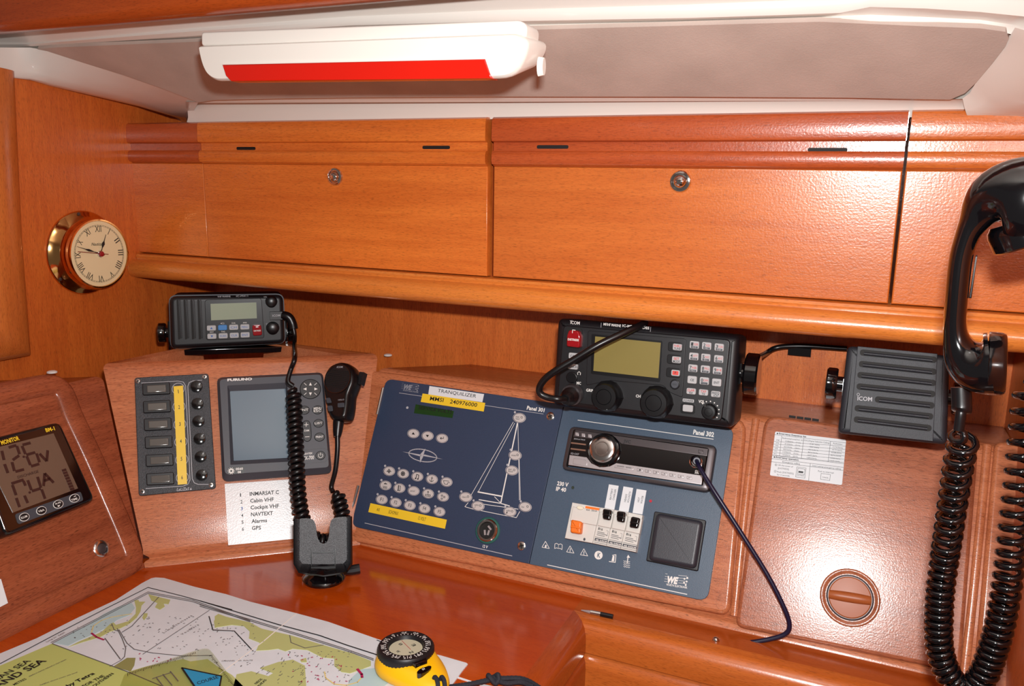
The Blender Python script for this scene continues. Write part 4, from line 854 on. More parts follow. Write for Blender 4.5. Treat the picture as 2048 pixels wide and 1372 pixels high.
# ================================================================== brass clock on the left wall
def solve_k(fr, p_base, p_face):
    u = fr.uv(p_base).x; lo, hi = 0, .2
    for _ in range(40):
        m = (lo+hi)/2
        if fr.uv(p_face, m).x > u: lo = m
        else: hi = m
    return lo
pb, pf = cK(665,722), cK(885,738)
kf = min(.062, max(.03, solve_k(LEFT, pb, pf)))
F = Fr(LEFT.hit(pf, kf)-LEFT.n*kf, LEFT.u, LEFT.v); R = LEFT.pm(pf, kf)[1]*66
t = thing('clock', 'round brass ship clock with cream dial and Roman numerals', 'clock', F)
MB().lathe([(R*1.27,0),(R*1.28,.002),(R*1.24,.0045),(R*1.14,.006),(R*1.10,.010),(R*1.02,.0125),(R*1.0,.018)], (0,0), 56).build('wall_flange', M_BRASS, t, ang=60)
MB().lathe([(R*1.0,.015),(R*1.03,kf*.55),(R*1.05,kf-.004),(R*1.055,kf-.001),(R*1.04,kf+.0015),(R*1.0,kf+.0018),(R*.985,kf)], (0,0), 56).build('case', M_BRASS, t, ang=60)
d = MB().prism(ell(0,0,R*.985,R*.985,0,56), kf-.001, kf+.0004).build('dial', M_IVORY, t)
for i in range(3):
    a = radians(90+120*i+8); MB().lathe([(.0022,.005),(.0022,.0062),(.001,.0066)], (R*1.19*cos(a), R*1.19*sin(a)), 12).build('flange_screw', M_ALUD, t)
TILT = radians(4); kz = kf+.0006
mb = MB()
for i in range(60):
    a = i*2*pi/60; q = rect(R*.855*sin(a), R*.855*cos(a), .0003, R*(.03 if i % 5 else .05), -a); mb.prism(q, kz-.0004, kz)
for rr in (.84,.87): mb.ring(ell(0,0,R*rr,R*rr,0,60), ell(0,0,R*(rr-.006),R*(rr-.006),0,60), kz-.0004, kz)
mb.build('minute_track', M_INK, d)
for i, s in enumerate(['XII','I','II','III','IIII','V','VI','VII','VIII','IX','X','XI']):
    a = i*pi/6; c = Vector((sin(a), cos(a)))*R*.66; ux = Vector((cos(a), -sin(a))); wd = R*(.02 if s == 'I' else .055*(len(s)+(1 if 'X' in s or 'V' in s else 0))); h = R*.19
    TEXTS.append((d, s, c-ux*wd/2, c+ux*wd/2, h, M_INK, kz, 0.0, 'numeral', 0.0))
TEXTS.append((d, 'Nautical', Vector((-R*.27, R*.26)), Vector((R*.12, R*.25)), R*.09, M_INK, kz, .01, 'maker_name', .3))
def hand(name, ang, ln, wmax, tail, k, m):
    dx, dy = sin(ang), cos(ang); px, py = cos(ang), -sin(ang)
    pts = [(-tail*.15,-.012),(0,-.02),(.30,.008),(.52,wmax),(.66,.01),(1,.004)]
    poly = [(dx*ln*s+px*R*abs(w_), dy*ln*s+py*R*abs(w_)) for s, w_ in pts] + [(dx*ln*s-px*R*abs(w_), dy*ln*s-py*R*abs(w_)) for s, w_ in reversed(pts)]
    return MB().prism(poly, k, k+.0006).build(name, m, t)
hand('hour_hand', radians(22), R*.62, .05, 1, kf+.002, M_INK); hand('minute_hand', radians(-72), R*.84, .035, 1, kf+.003, M_INK)
a = radians(-84); MB().prism(rect(-R*.28*1, R*.045, R*1.05, R*.018, pi-.13), kf+.004, kf+.0045).build('second_hand', mat('dark_red_hand',(120,20,24),.4), t)
MB().lathe([(R*.10,kf+.0004),(R*.10,kf+.003),(R*.09,kf+.0034)], (0,0), 20).build('hand_boss', M_CHROME, t); MB().lathe([(R*.075,kf+.003),(R*.075,kf+.0055),(R*.05,kf+.0062)], (0,0), 20).build('centre_cap', mat('red_cap',(150,24,30),.35), t)

# ================================================================== small VHF radio above the corner panel
u = S2.u; VF = None; best = 9
for i in range(60):                                                    # set back so that the front comes out 160 mm wide
    off = -.12+i*.003; f = lean_frame(S2.wl(.08,.27,0)+Vector((S2.n.x,S2.n.y,0)).normalized()*off, (u.x,u.y), 3)
    wd = abs((f.uv(cV(1395,650))-f.uv(cV(420,680))).length-.162)
    if wd < best: best = wd; VF = f
F = VF.at(cV(910,700)); t = thing('vhf_radio', 'small black marine radio with pale LCD and speaker slots on its left', 'radio', F)
body = rq(U(F, [cV(416,482),cV(1393,468),cV(1412,885),cV(430,934)], 0), .010)
MB().prism(body, -.085, -.012, .003).build('case', M_BLACK, t); MB().prism(inset(body, .0004), -.012, 0, .006).build('front_bezel', M_BLACK, t)
MB().ring(inset(body,-.0012), inset(body,.001), -.016, -.0125).build('seam_ring', M_KEYD, t)
for i, x in enumerate((490,549,608,667)):
    plate(t, 'speaker_slot', F, [cV(x-8,510),cV(x+8,508),cV(x+22+4,845),cV(x+2+4,850)], -.001, .0006, M_DARK, .0012)
    plate(t, 'speaker_rib', F, [cV(x+12,512),cV(x+26,510),cV(x+40,838),cV(x+28,840)], -.001, .0012, M_BLACK, .001, .0006)
plate(t, 'display_surround', F, [cV(722,512),cV(1208,498),cV(1232,838),cV(735,855)], -.001, .0012, mat('dark_bezel',(20,20,24),.3), .004, .0006)
plate(t, 'screen', F, [cV(772,545),cV(1163,533),cV(1168,668),cV(778,686)], 0, .002, M_LCDG)
tops = ['','C','DUAL','AM/B','ENT','TAG','','']; kt = ['^','','CH','MENU','v','SCAN','CLR','ENT']
for i, (x, y) in enumerate([(780,752),(875,748),(970,745),(1065,742),(784,822),(880,818),(975,814),(1068,810)]):
    o = plate(t, 'key', F, quad(cV, x, y, 78, 45, -.035, .03), .0005, .0032, mat('blue_key',(40,120,190),.45) if i == 1 else M_KEY, .002, .0006)
    if kt[i] in '^v' and kt[i]:
        e = -1 if kt[i] == '^' else 1; MB().prism(U(F, [cV(x-11,y-8*e),cV(x+11,y-8*e),cV(x,y+10*e)], .0032), .003, .0036).build('arrow', M_INKB, o)
    elif kt[i]: text(o, F, kt[i], cV(x-26,y+10), cV(x+26,y+8), 18*.234, M_INKB, .0036)
    if tops[i]: text(t, F, tops[i], cV(x-16,y-30), cV(x+16,y-31), 12*.234, M_WHITE, .0015)
o = plate(t, 'distress_cover', F, [cV(1128,728),cV(1204,724),cV(1214,812),cV(1136,818)], .0005, .006, M_REDC, .003, .001); text(o, F, 'DISTRESS', cV(1142,782), cV(1202,778), 12*.234, M_WHITE, .0064, .02)
plate(o, 'clip', F, [cV(1158,738),cV(1180,737),cV(1181,746),cV(1159,747)], .005, .0066, M_WHITE)
for x, y, r in ((1293,530,46),(1305,757,50)):
    c = F.uv(cV(x,y), .012); rr = F.pm(cV(x,y), .01)[1]*r*.234; MB().lathe([(rr*1.1,0),(rr*1.05,.004),(rr,.005),(rr*.94,.013),(rr*.7,.0142),(rr*.05,.0144)], c, 24).build('knob', M_BLACKS, t)
text(t, F, 'VHF MARINE', cV(832,490), cV(943,487), 13*.234, M_GREYPR, .0004); text(t, F, 'IC-M411', cV(992,486), cV(1092,483), 13*.234, M_GREYPR, .0004)
text(t, F, 'VOL', cV(1226,492), cV(1256,491), 11*.234, M_GREYPR, .0004); text(t, F, 'SQL', cV(1246,722), cV(1270,721), 11*.234, M_GREYPR, .0004)
for px, s in ((cV(418,790),-1), (cV(1408,790),1)):
    c = F.uv(px, -.045); mb = MB(); n = 24; rs = []
    for x, r in ((0,.008),(.004,.008),(.004,.0135),(.006,.0145),(.014,.0145),(.0155,.013)): rs.append([(c.x+s*x, c.y+r*cos(2*pi*j/n)*(1.04 if j % 3 == 0 else 1), -.045+r*sin(2*pi*j/n)) for j in range(n)])
    mb.rings(rs).build('bracket_knob', M_BLACKG, t)
br = U(F, [cV(445,930),cV(1400,898)], -.014); fl = min(br[0][1],br[1][1])-.0105
MB().prism([(br[0][0],fl),(br[1][0],fl),(br[1][0],fl+.0085),(br[0][0],fl+.0085)], -.10, -.014, .001).build('bracket', M_BLACKG, t)
for x in (br[0][0]-.006, br[1][0]+.003): MB().box(x, x+.003, fl, .0, -.06, -.03).build('bracket_arm', M_BLACKG, t)
pk = F.uv(cV(1338,645), .008); MB().box(pk.x-.010, pk.x+.008, pk.y-.006, pk.y+.006, -.001, .010).build('plug_block', M_BLACK, t); text(t, F, 'ICOM', cV(1302,655), cV(1368,652), 18*.234, M_GREYPR, .0104, .01)

# ================================================================== fist microphone with its coiled lead
KM0, KM1 = .034, .066
MF = Fr(S3.o, S3.u, S3.v).at(cM(720,760), KM1)
t = thing('fist_microphone', 'black fist microphone on a coiled lead beside the navtex display', 'microphone', MF)
face = [(531,700),(533,610),(560,520),(620,440),(710,400),(790,400),(868,450),(912,540),(912,640),(880,730),(852,810),(842,930),(818,1060),(775,1108),(655,1104),(596,1030),(566,900),(545,790)]
fp = U(MF, [cM(*p) for p in face], KM1); fp = [tuple(p)[:2] for p in spline([Vector((x,y,0)) for x,y in fp+[fp[0]]], 3)][:-1]
fp = [(p[0],p[1]) for p in fp]
MB().rings([[(x,y,KM0+.004) for x,y in inset(fp,.004)],[(x,y,KM0+.008) for x,y in inset(fp,.001)],[(x,y,KM0+.012) for x,y in inset(fp,-.001)],[(x,y,KM1-.012) for x,y in inset(fp,-.0012)],[(x,y,KM1-.005) for x,y in fp],[(x,y,KM1-.0015) for x,y in inset(fp,.002)],[(x,y,KM1) for x,y in inset(fp,.004)],[(x,y,KM1) for x,y in inset(fp,.006)]]).build('body', M_BLACKS, t, ang=60)
gc = MF.uv(cM(722,612), KM1); gr = MF.pm(cM(722,612), KM1)[1]*178*.1603
MB().ring(ell(gc.x,gc.y,gr,gr,0,40), ell(gc.x,gc.y,gr*.95,gr*.95,0,40), KM1-.001, KM1+.0012).build('grille_ring', M_BLACKG, t)
MB().prism(ell(gc.x,gc.y,gr*.95,gr*.95,0,40), KM1-.001, KM1+.0004).build('grille', M_BLACK, t)
for i in range(10):
    y = gr*(.58-.125*i); wd = sqrt(max(0, .9-(y/gr)**2))*gr*.9; MB().prism(rect(gc.x, gc.y+y, 2*wd, gr*.055), KM1, KM1+.0010).build('grille_slot', M_DARK, t)
text(t, MF, 'ICOM', cM(708,474), cM(780,472), 22*.16, M_GREYPR, KM1+.0006, .01)
for q in ([(568,848),(620,842),(640,905),(582,912)],[(586,944),(648,940),(656,1008),(602,1016)],[(716,912),(796,904),(798,960),(718,966)]): plate(t, 'key', MF, [cM(*p) for p in q], KM1-.001, KM1+.0014, M_KEYD, .0015, .0005)
text(t, MF, 'HI/LO', cM(725,882), cM(798,876), 18*.16, M_GREYPR, KM1+.0004)
sd = MF.uv(cM(1050,600), KM1-.014); MB().box(max(p[0] for p in fp)-.004, max(p[0] for p in fp)+.0032, sd.y-.010, sd.y+.008, KM0+.010, KM1-.012).build('talk_key', M_BLACK, t)
hk = MF.uv(cM(800,760), KM0); MB().lathe([(.009,-.0),(.007,.004),(.006,KM0+.005)], (hk.x, hk.y), 16).build('hang_button', M_BLACKS, t)
b0 = MF.uv(cM(732,1150), .05); st = [Vector((b0.x, b0.y+.012, .05)), Vector((b0.x, b0.y, .05)), MF.p3(cM(722,1260),.05), MF.p3(cM(716,1330),.05)]
MB().tube(st, [.0078,.0078,.0066,.005], 12).build('strain_relief', M_BLACKS, t)
# lead: down from the microphone, coiled behind the holder, up to the radio
wp = lambda fr, p, k: fr.hit(p, k)
tomf = lambda P: MF.loc(P)
lead1 = spline([wp(MF, cM(718,1310), .05), wp(MF,(675,900),.046), wp(MF,(671,940),.040), wp(MF,(663,972),.034), wp(MF,(666,984),.034)], 8)
MB().tube([tomf(p) for p in lead1], .0034, 8).build('lead', M_BLACKS, t, ang=80)
coilp = spline([wp(MF,(672,984),.036), wp(MF,(679,1005),.036), wp(MF,(686,1040),.034), wp(MF,(685,1068),.030), wp(S2,(660,1082),.03), wp(S2,(640,1082),.03), wp(S2,(618,1068),.03), wp(S2,(603,1030),.034), wp(S2,(596,980),.038), wp(S2,(592,900),.040), wp(S2,(589,830),.040), wp(S2,(586,775),.040)], 10)
coil([tomf(p) for p in coilp], .0078, .0036, lambda f: .0074 if f < .16 else .0080, 11, 7).build('coiled_lead', M_BLACKS, t, ang=80)
pkw = F.wl(pk.x+.008, pk.y, .005)
lead2 = spline([wp(S2,(586,772),.040), wp(S2,(576,762),.040), wp(S2,(582,738),.040), wp(S2,(590,715),.042), wp(VF,(589,690),.012), wp(VF,cV(1490,810),.012), wp(VF,cV(1470,720),.010), wp(VF,cV(1435,655),.008), pkw], 8)
MB().tube([tomf(p) for p in lead2], .0034, 8).build('lead', M_BLACKS, t, ang=80)
el = [wp(VF,cV(1482,760),.012), wp(VF,cV(1472,715),.010), wp(VF,cV(1452,672),.009), wp(VF,cV(1425,650),.008), pkw+ (wp(VF,cV(1425,650),.008)-pkw)*.1]
MB().tube([tomf(p) for p in spline(el,5)], .0068, 12).build('plug_elbow', M_BLACKS, t, ang=80)

# ================================================================== microphone holder standing on the table
base = DESK.hit((648,1158)); dv = Vector((-base.x, -base.y, 0)).normalized(); ax = Vector((-dv.y, dv.x, 0))
HFm = lean_frame(base+Vector((0,0,.012)), (ax.x, ax.y), 24); HFm = Fr(HFm.o + HFm.n*.016, HFm.u, HFm.v)
HO = Fr(base, HFm.u, HFm.v)
t = thing('microphone_holder', 'empty black plastic microphone holder on the table edge', 'holder', HO)
def hp_(pts, k): return [tuple(HFm.uv(cN(*p), k)) for p in pts]
def sh(poly, k):                                                       # frame coordinates to the holder root
    return [tuple(HO.loc(HFm.wl(x, y, k))) for x, y in poly]
bk = rq(hp_([(240,480),(412,478),(448,560),(462,700),(490,775),(540,800),(590,775),(612,700),(620,560),(650,468),(836,456),(842,1000),(800,1050),(280,1058),(236,1005)], .0), [.003,.010,.004,.004,.006,.008,.006,.004,.004,.010,.003,.006,.006,.006,.006])
mb = MB(); mb.rings([sh(bk, -.003), sh(bk, .0015)]); mb.build('back_plate', mat('worn_black_holder',(38,38,44),.36,bump=.5,bscale=1400), t)
wo = hp_([(168,482),(168,1045),(232,1158),(375,1192),(450,1192),(540,1206),(640,1192),(832,1160),(905,1045),(900,452)], .016)
wi = hp_([(182,482),(186,1035),(245,1142),(380,1172),(455,1176),(540,1188),(635,1176),(820,1145),(886,1035),(884,454)], .018)
wb = hp_([(248,482),(246,995),(280,1040),(390,1046),(460,1046),(540,1046),(630,1046),(790,1038),(832,990),(828,458)], .0)
mb = MB(); n = len(wo); vs_ = sh(wo, -.004)+sh(wo, .018)+sh(wi, .0185)+sh(wb, .001)+sh(wb, -.004); fs = []
for a in range(5):
    b = (a+1) % 5
    for j in range(n-1): fs.append((a*n+j, a*n+j+1, b*n+j+1, b*n+j))
fs += [tuple(i*n for i in range(5)), tuple(i*n+n-1 for i in range(5))]
mb.add(vs_, fs).build('rim_wall', M_BLACKG, t)
for q, k0, k1 in (([(384,865),(395,865),(398,1085),(388,1085)],.003,.0045), ([(684,855),(695,855),(692,1080),(682,1080)],.003,.0045), ([(412,900),(662,893),(662,905),(412,915)],.003,.0042), ([(388,1085),(694,1075),(694,1170),(392,1178)],.003,.009)):
    p = hp_(q, k1); MB().rings([sh(p, k0), sh(p, k1)]).build('spring_tongue' if k1 > .008 else 'moulded_rib', M_BLACKG, t)
c = HO.loc(base); 
zax = HO.loc(base+Vector((0,0,1)))
def vcyl(prof, name, m):
    rs = []
    for r, z in prof: rs.append([tuple(HO.loc(base+Vector((r*cos(2*pi*j/28), r*sin(2*pi*j/28), z)))) for j in range(28)])
    MB().rings(rs).build(name, m, t, ang=50)
vcyl([(.026,0),(.027,.003),(.025,.006),(.019,.010),(.012,.016),(.009,.026)], 'swivel_base', M_BLACKG)
MB().tube([HO.loc(base+Vector((0,0,.02))), HO.loc(HFm.wl(*HFm.uv(cN(540,1000),0), -.002))], [.009,.011], 14).build('stalk', M_BLACKG, t)
kn = HFm.uv(cN(935,1120), -.004); MB().tube([HO.loc(HFm.wl(kn.x-.014,kn.y-.001,-.004)), HO.loc(HFm.wl(kn.x-.004,kn.y,-.004)), HO.loc(HFm.wl(kn.x+.006,kn.y+.001,-.004))], [.004,.0062,.0062], 10).build('clamp_knob', M_BLACK, t)

# ================================================================== large MF/HF radio below the lockers
d = ray((1290,745)); HF = lean_frame(CAM+d*(.935/d.y), (1,0), 8)
F = HF.at(cH(1000,600)); t = thing('hf_radio', 'large black marine radio with olive LCD and two tuning knobs', 'radio', F)
body = rq(U(F, [cH(262,147),cH(1762,290),cH(1706,1054),cH(220,868)], 0), [.008,.008,.008,.008])
MB().prism(body, -.06, 0, .008).build('case', M_BLACK, t)
inn = rq(U(F, [cH(312,205),cH(1685,325),cH(1610,1000),cH(262,830)], .002), .006)
MB().prism(inn, -.002, .0022, .0015).build('front_panel', M_BLACK, t); KH = .0022
plate(t, 'display_surround', F, [cH(515,250),cH(1318,318),cH(1290,800),cH(1190,760),cH(1130,700),cH(700,660),cH(500,700)], KH-.001, KH+.0012, M_BLACK, .003, .0006)
plate(t, 'display_bezel', F, [cH(545,278),cH(1128,336),cH(1106,674),cH(540,604)], KH, KH+.002, M_BLACKS, .002)
plate(t, 'screen', F, [cH(575,298),cH(1112,350),cH(1092,640),cH(560,580)], KH+.001, KH+.0024, M_LCDY)
def hkey(x, y, w=78, h=62, m=M_KEY, top=None, topm=M_INK, sub=None, subm=M_INK, red=None):
    o = plate(t, 'key', F, quad(cH, x, y, w, h, .10, -.06), KH-.0005, KH+.0030, m, .0018, .0006); k = KH+.0034
    if red: text(o, F, top, cH(x-28,y+4), cH(x-10,y+6), 26*.244, M_INK, k, .02); text(o, F, red, cH(x-6,y+2), cH(x+30,y+6), 18*.244, M_RED, k)
    elif top: text(o, F, top, cH(x-len(top)*7.5, y+(-1 if sub else 9)), cH(x+len(top)*7.5, y+(2 if sub else 12)), 19*.244, topm, k, .01)
    if sub and red:
        plate(o, 'key_tab', F, quad(cH, x, y+19, 54, 17, .10), KH+.002, KH+.0034, M_KEYD); text(o, F, sub, cH(x-17,y+23), cH(x+17,y+26), 11*.244, M_KEY, KH+.0037)
    elif sub: text(o, F, sub, cH(x-len(sub)*7, y+20), cH(x+len(sub)*7, y+23), 18*.244, subm, k, .01)
    return o
nums = [('1','SSB','QZ'),('2','SQL','ABC'),('3','SCAN','DEF'),('4','ATT','GHI'),('5','AGC','JKL'),('6','AF-C','MNO'),('7','NB','PRS'),('8','PRG','TUV'),('9','','WXY')]
for (x, y), (a, b, c_) in zip([(1387,368),(1487,377),(1590,388),(1382,463),(1480,472),(1586,484),(1374,560),(1476,568),(1576,580)], nums): hkey(x, y, 76, 62, M_KEY, a, sub=c_, red=b or 'M')
hkey(1368,654,76,62,M_KEY,'CE'); hkey(1468,664,76,62,M_KEY,'0',sub='.',red='DIM'); hkey(1569,676,76,62,M_KEY,'ENT')
hkey(1360,748,76,50,M_KEY,'CLAR',M_RED,'RX'); hkey(1461,758,76,50,M_KEY,'TXF',M_RED,'TX'); hkey(1561,772,76,50,M_KEY,'FREQ',M_INK,'/CH')
for x, y in ((1230,385),(1222,488),(1215,597)): plate(t, 'key_surround', F, quad(cH, x, y, 118, 78, .10, -.06), KH-.0005, KH+.0016, M_BLACKS, .003, .0005)
hkey(1247,386,74,54,M_KEY,'THRU',M_RED,'TUNE'); hkey(1240,490,74,54,M_KEY,'SET',M_RED,'MODE'); o = hkey(1232,598,70,50,M_KEY); plate(o, 'red_field', F, quad(cH,1232,598,48,32,.1,-.06), KH+.002, KH+.0034, mat('red_key',(214,70,62),.5)); text(o, F, 'F', cH(1226,606), cH(1238,607), 20*.244, M_INK, KH+.0037)
o = oval(t, 'round_key', F, cH(1226,692), 40*.244, 42*.244, KH-.0005, KH+.0024, M_BLACKS, .0006); oval(o, 'key_face', F, cH(1226,692), 31*.244, 32*.244, KH, KH+.0034, M_KEYD, .0005); text(o, F, 'DSC', cH(1208,697), cH(1245,701), 14*.244, M_BLACK, KH+.0037)
plate(t, 'distress_well', F, quad(cH, 402, 315, 125, 165, .08, -.05), KH-.0005, KH+.0012, M_DARK, .003)
o = plate(t, 'distress_cover', F, [cH(362,245),cH(440,252),cH(458,300),cH(450,392),cH(342,380),cH(346,290)], KH, KH+.010, M_REDC, .002, .002, ku=KH+.008); text(o, F, 'DISTRESS', cH(350,330), cH(440,338), 17*.244, M_WHITE, KH+.0105, .03)
line(o, 'clip_mark', F, [cH(388,270),cH(390,245),cH(412,248)], 5*.244, M_WHITE, KH+.0103)
hkey(400,458,86,48,M_KEY,'CALL'); hkey(390,546,80,44,M_KEY,'CANCEL')
text(t, F, 'ICOM', cH(372,196), cH(447,203), 26*.244, M_WHITE, KH+.0004, .01); line(t, 'logo_mark', F, [cH(370,168),cH(377,175),cH(386,167)], 3*.244, M_WHITE, KH+.0002)
for x in (625, 1030): line(t, 'printed_line', F, [cH(x,188+(x-625)*.085), cH(x-3,225+(x-625)*.085)], 3*.244, M_GREYPR, .0006)
text(t, F, 'MF/HF MARINE', cH(642,208), cH(785,222), 21*.244, M_WHITE, .0007, .015); text(t, F, 'IC-M801GMDSS', cH(797,219), cH(1017,241), 20*.244, M_WHITE, .0007, .02)
text(t, F, 'MIC', cH(422,690), cH(458,694), 22*.244, M_WHITE, KH+.0004, .02); text(t, F, 'GRP', cH(500,748), cH(556,754), 22*.244, M_WHITE, KH+.0004, .02); text(t, F, 'CH', cH(907,796), cH(945,800), 22*.244, M_WHITE, KH+.0004, .02); text(t, F, 'VOL', cH(1421,842), cH(1470,846), 24*.244, M_WHITE, KH+.0004, .02)
line(t, 'headphone_mark', F, [cH(433,612),cH(431,596),cH(443,587),cH(455,597),cH(453,614)], 4*.244, M_WHITE, KH+.0002); oval(t, 'headphone_cap', F, cH(380,635), 46*.244, 46*.244, KH-.0005, KH+.003, M_BLACKS, .001)
def kn_(x, y, r, h, name='tuning_knob', lobes=0, m=M_BLACKS):
    c = F.uv(cH(x,y), h); rr = F.pm(cH(x,y), h)[1]*r*.244; n = 48; rs = []
    for q, z in ((1.16,KH-.001),(1.14,KH+.003),(1.08,KH+.006),(1.0,h*.7),(.97,h-.002),(.90,h),(.58,h+.0002),(.56,h-.0006),(.54,h+.0002),(.02,h+.0004)):
        rs.append([(c.x+rr*q*(1+(.045*max(0,cos(lobes*2*pi*j/n))**6 if lobes and z < h*.75 else 0))*cos(2*pi*j/n), c.y+rr*q*(1+(.045*max(0,cos(lobes*2*pi*j/n))**6 if lobes and z < h*.75 else 0))*sin(2*pi*j/n), z) for j in range(n)])
    return MB().rings(rs).build(name, m, t, ang=30)
kn_(645,795,112,.020,'tuning_knob',6); kn_(1052,845,118,.020,'tuning_knob',6); kn_(1503,918,58,.013,'volume_knob')
for i in range(8): a = radians(-55+i*29-60+55); oval(t, 'volume_dot', F, cH(1508+82*sin(radians(-40+i*24)), 912-82*cos(radians(-40+i*24))), 1.3, 1.3, KH-.0003, KH+.0004, M_WHITE, 0, 8)
plate(t, 'power_tag', F, [cH(1293,806),cH(1385,816),cH(1383,842),cH(1291,832)], KH-.0004, KH+.0005, M_KEY, .001); text(t, F, 'POWER', cH(1298,830), cH(1378,838), 18*.244, M_INK, KH+.0007, .01)
plate(t, 'power_well', F, quad(cH, 1333, 890, 118, 82, .10, -.05), KH-.0005, KH+.0012, M_BLACKS, .003); hkey(1333,888,84,56,M_KEY)
c = F.uv(cH(1760,600), -.03)
for x_, s in ((c.x, 1),):
    rs = []
    for x, r in ((-.004,.011),(.006,.011),(.006,.022),(.008,.024),(.020,.024),(.022,.022)): rs.append([(x_+x, c.y+r*cos(2*pi*j/28)*(1.05 if j % 4 == 0 else 1), -.03+r*sin(2*pi*j/28)) for j in range(28)])
    MB().rings(rs).build('bracket_knob', M_BLACKG, t)
bz = F.loc(Vector((0, YB, F.o.z)))
MB().box(c.x+.000, c.x+.003, c.y-.012, c.y+.012, bz.z+.012, -.02).build('bracket_arm', M_BLACKG, t)
# plugged-in lead
mp = F.p3(cH(395,770), KH)
a = F.p3(cH(395,770), .004); b = F.p3(cH(330,815), .032)
MB().tube([a, a.lerp(b,.25)], [.0135,.0130], 20).build('mic_socket', M_ALUD, t)
pl = [a.lerp(b, x) for x in (.1,.35,.4,.45,.5,.55,.6,.65,.7,.75,.8,.9,1.0)]
MB().tube(pl, [.0105,.0105,.0112,.0100,.0110,.0098,.0106,.0094,.0100,.0090,.0094,.0080,.0062], 18).build('mic_plug', M_BLACKS, t, ang=25)
ld_ = spline([b, F.p3(cH(270,812),.040), F.p3(cH(190,800),.042), F.p3(cH(130,770),.044), F.p3(cH(118,720),.046), F.p3(cH(160,650),.048), F.p3(cH(250,580),.048), F.p3(cH(400,490),.044), F.p3(cH(600,370),.038), F.p3(cH(800,275),.026), F.p3(cH(930,215),.012), F.p3(cH(985,185),-.004)], 8)
MB().tube(ld_, .0042, 10).build('mic_lead', M_BLACKS, t, ang=80)

# ================================================================== external speaker
d = ray((1785,790)); SPf = lean_frame(CAM+d*(.915/d.y), (1,0), 14)
F = SPf.at((1785,790)); t = thing('speaker', 'square black ribbed loudspeaker with slotted front', 'speaker', F)
body = rq(U(F, [cR(1003,372),cR(1845,455),cR(1822,1188),cR(922,1092)], 0), .006)
MB().prism(body, -.045, 0, .006).build('case', M_SPKR, t)
pn = U(F, [cR(1086,378),cR(1742,440),cR(1705,1160),cR(1020,1085)], .002); MB().prism(pn, -.002, .0022, .0006).build('front_panel', M_SPKR, t)
for i, (x0, y0, x1, y1) in enumerate([(1105,428,1735,492),(1097,522,1732,590),(1085,612,1728,682),(1078,706,1722,772),(1228,812,1715,866),(1062,884,1705,956),(1055,976,1692,1052)]):
    a = F.uv(cR(x0,y0), .002); b = F.uv(cR(x1,y1), .002); h = .0033
    o = MB().prism(rq([(a.x,a.y-h),(b.x,b.y-h),(b.x,b.y+h),(a.x,a.y+h)], .0033), .0015, .0028).build('slot_recess', M_DARK, t)
    rows = [[(x, y+h*.55*cos(q), .0022+.0030*sin(q)) for q in [pi*j/6 for j in range(7)]] for x, y in ((a.x+.004,a.y-.001),(b.x-.004,b.y-.001))]
    MB().grid(rows).build('slot_rib', M_SPKR, t, ang=80)
text(t, F, 'ICOM', cR(1085,822), cR(1204,830), 34*.244, M_GREYPR, .0026, .01); line(t, 'logo_mark', F, [cR(1092+11*cos(i*pi/5), 774+11*sin(i*pi/5)) for i in range(10)], 3*.244, M_GREYPR, .0024, True)
for px, s in ((cR(945,690),-1), (cR(1838,800),1)):
    c = F.uv(px, -.022); rs = []
    for x, r in ((-.004,.008),(.003,.008),(.003,.0155),(.005,.0165),(.013,.0165),(.0145,.015)): rs.append([(c.x+s*x, c.y+r*cos(2*pi*j/24)*(1.05 if j % 3 == 0 else 1), -.022+r*sin(2*pi*j/24)) for j in range(24)])
    MB().rings(rs).build('bracket_knob', M_BLACKG, t)
bz = F.loc(Vector((0, YB, F.o.z))); xx = F.uv(cR(960,690), -.022).x
for x in (xx+.001, F.uv(cR(1832,800), -.022).x-.004): MB().box(x, x+.0025, -.012, .012, bz.z+.03, -.012).build('bracket_arm', M_BLACKG, t)
# wall lead and clip
pw = spline([HF.hit(cR(225,492),-.03), BACK.hit(cR(330,440),.02), BACK.hit(cR(430,390),.012), BACK.hit(cR(640,378),.006), BACK.hit(cR(1000,400),.006)], 8)
wl_ = thing('wall_lead', 'thin black lead clipped to the wall under the rail', 'cable', Fr(pw[0],(1,0,0),(0,1,0))); MB().tube([p-pw[0] for p in pw], .0035, 8).build('lead', M_BLACKS, wl_, ang=80)
c = BACK.loc(BACK.hit(cR(615,415),0)); MB().box(c.x-.014, c.x+.014, c.y-.005, c.y+.005, 0, .010).build('cable_clip', M_BLACKG, wl_, fr=BACK)

# ================================================================== telephone handset with coiled cord
HD = Vector(((ray((1950,550))).x, (ray((1950,550))).y, 0)).normalized()
HSF = Fr(CAM + HD*.70, (HD.y, -HD.x, 0), (0,0,1))
F = HSF.at(cT(300,700)); t = thing('telephone_handset', 'glossy black telephone handset hanging by its coiled cord', 'handset', F)
sec = [(680,290,150,.026),(600,300,225,.033),(520,285,222,.034),(440,275,195,.032),(372,285,150,.028),(318,325,105,.023),(275,390,72,.0195),(240,460,58,.0185),(210,560,55,.018),(194,680,55,.018),(184,800,54,.018),(178,900,54,.018),(185,980,62,.0185),(212,1050,92,.021),(258,1095,126,.025),(310,1110,148,.028),(360,1108,155,.029)]
S4 = [tuple(v) for v in spline([Vector((x,y,w_,dd*1000)) for x,y,w_,dd in sec], 3)]; sec = [(x,y,w_,dd/1000) for x,y,w_,dd in S4]
C_ = [F.p3(cT(x,y), 0) for x, y, w_, dd in sec]; pmv = F.pm(cT(300,700), 0)[1]*.39394; rs = []
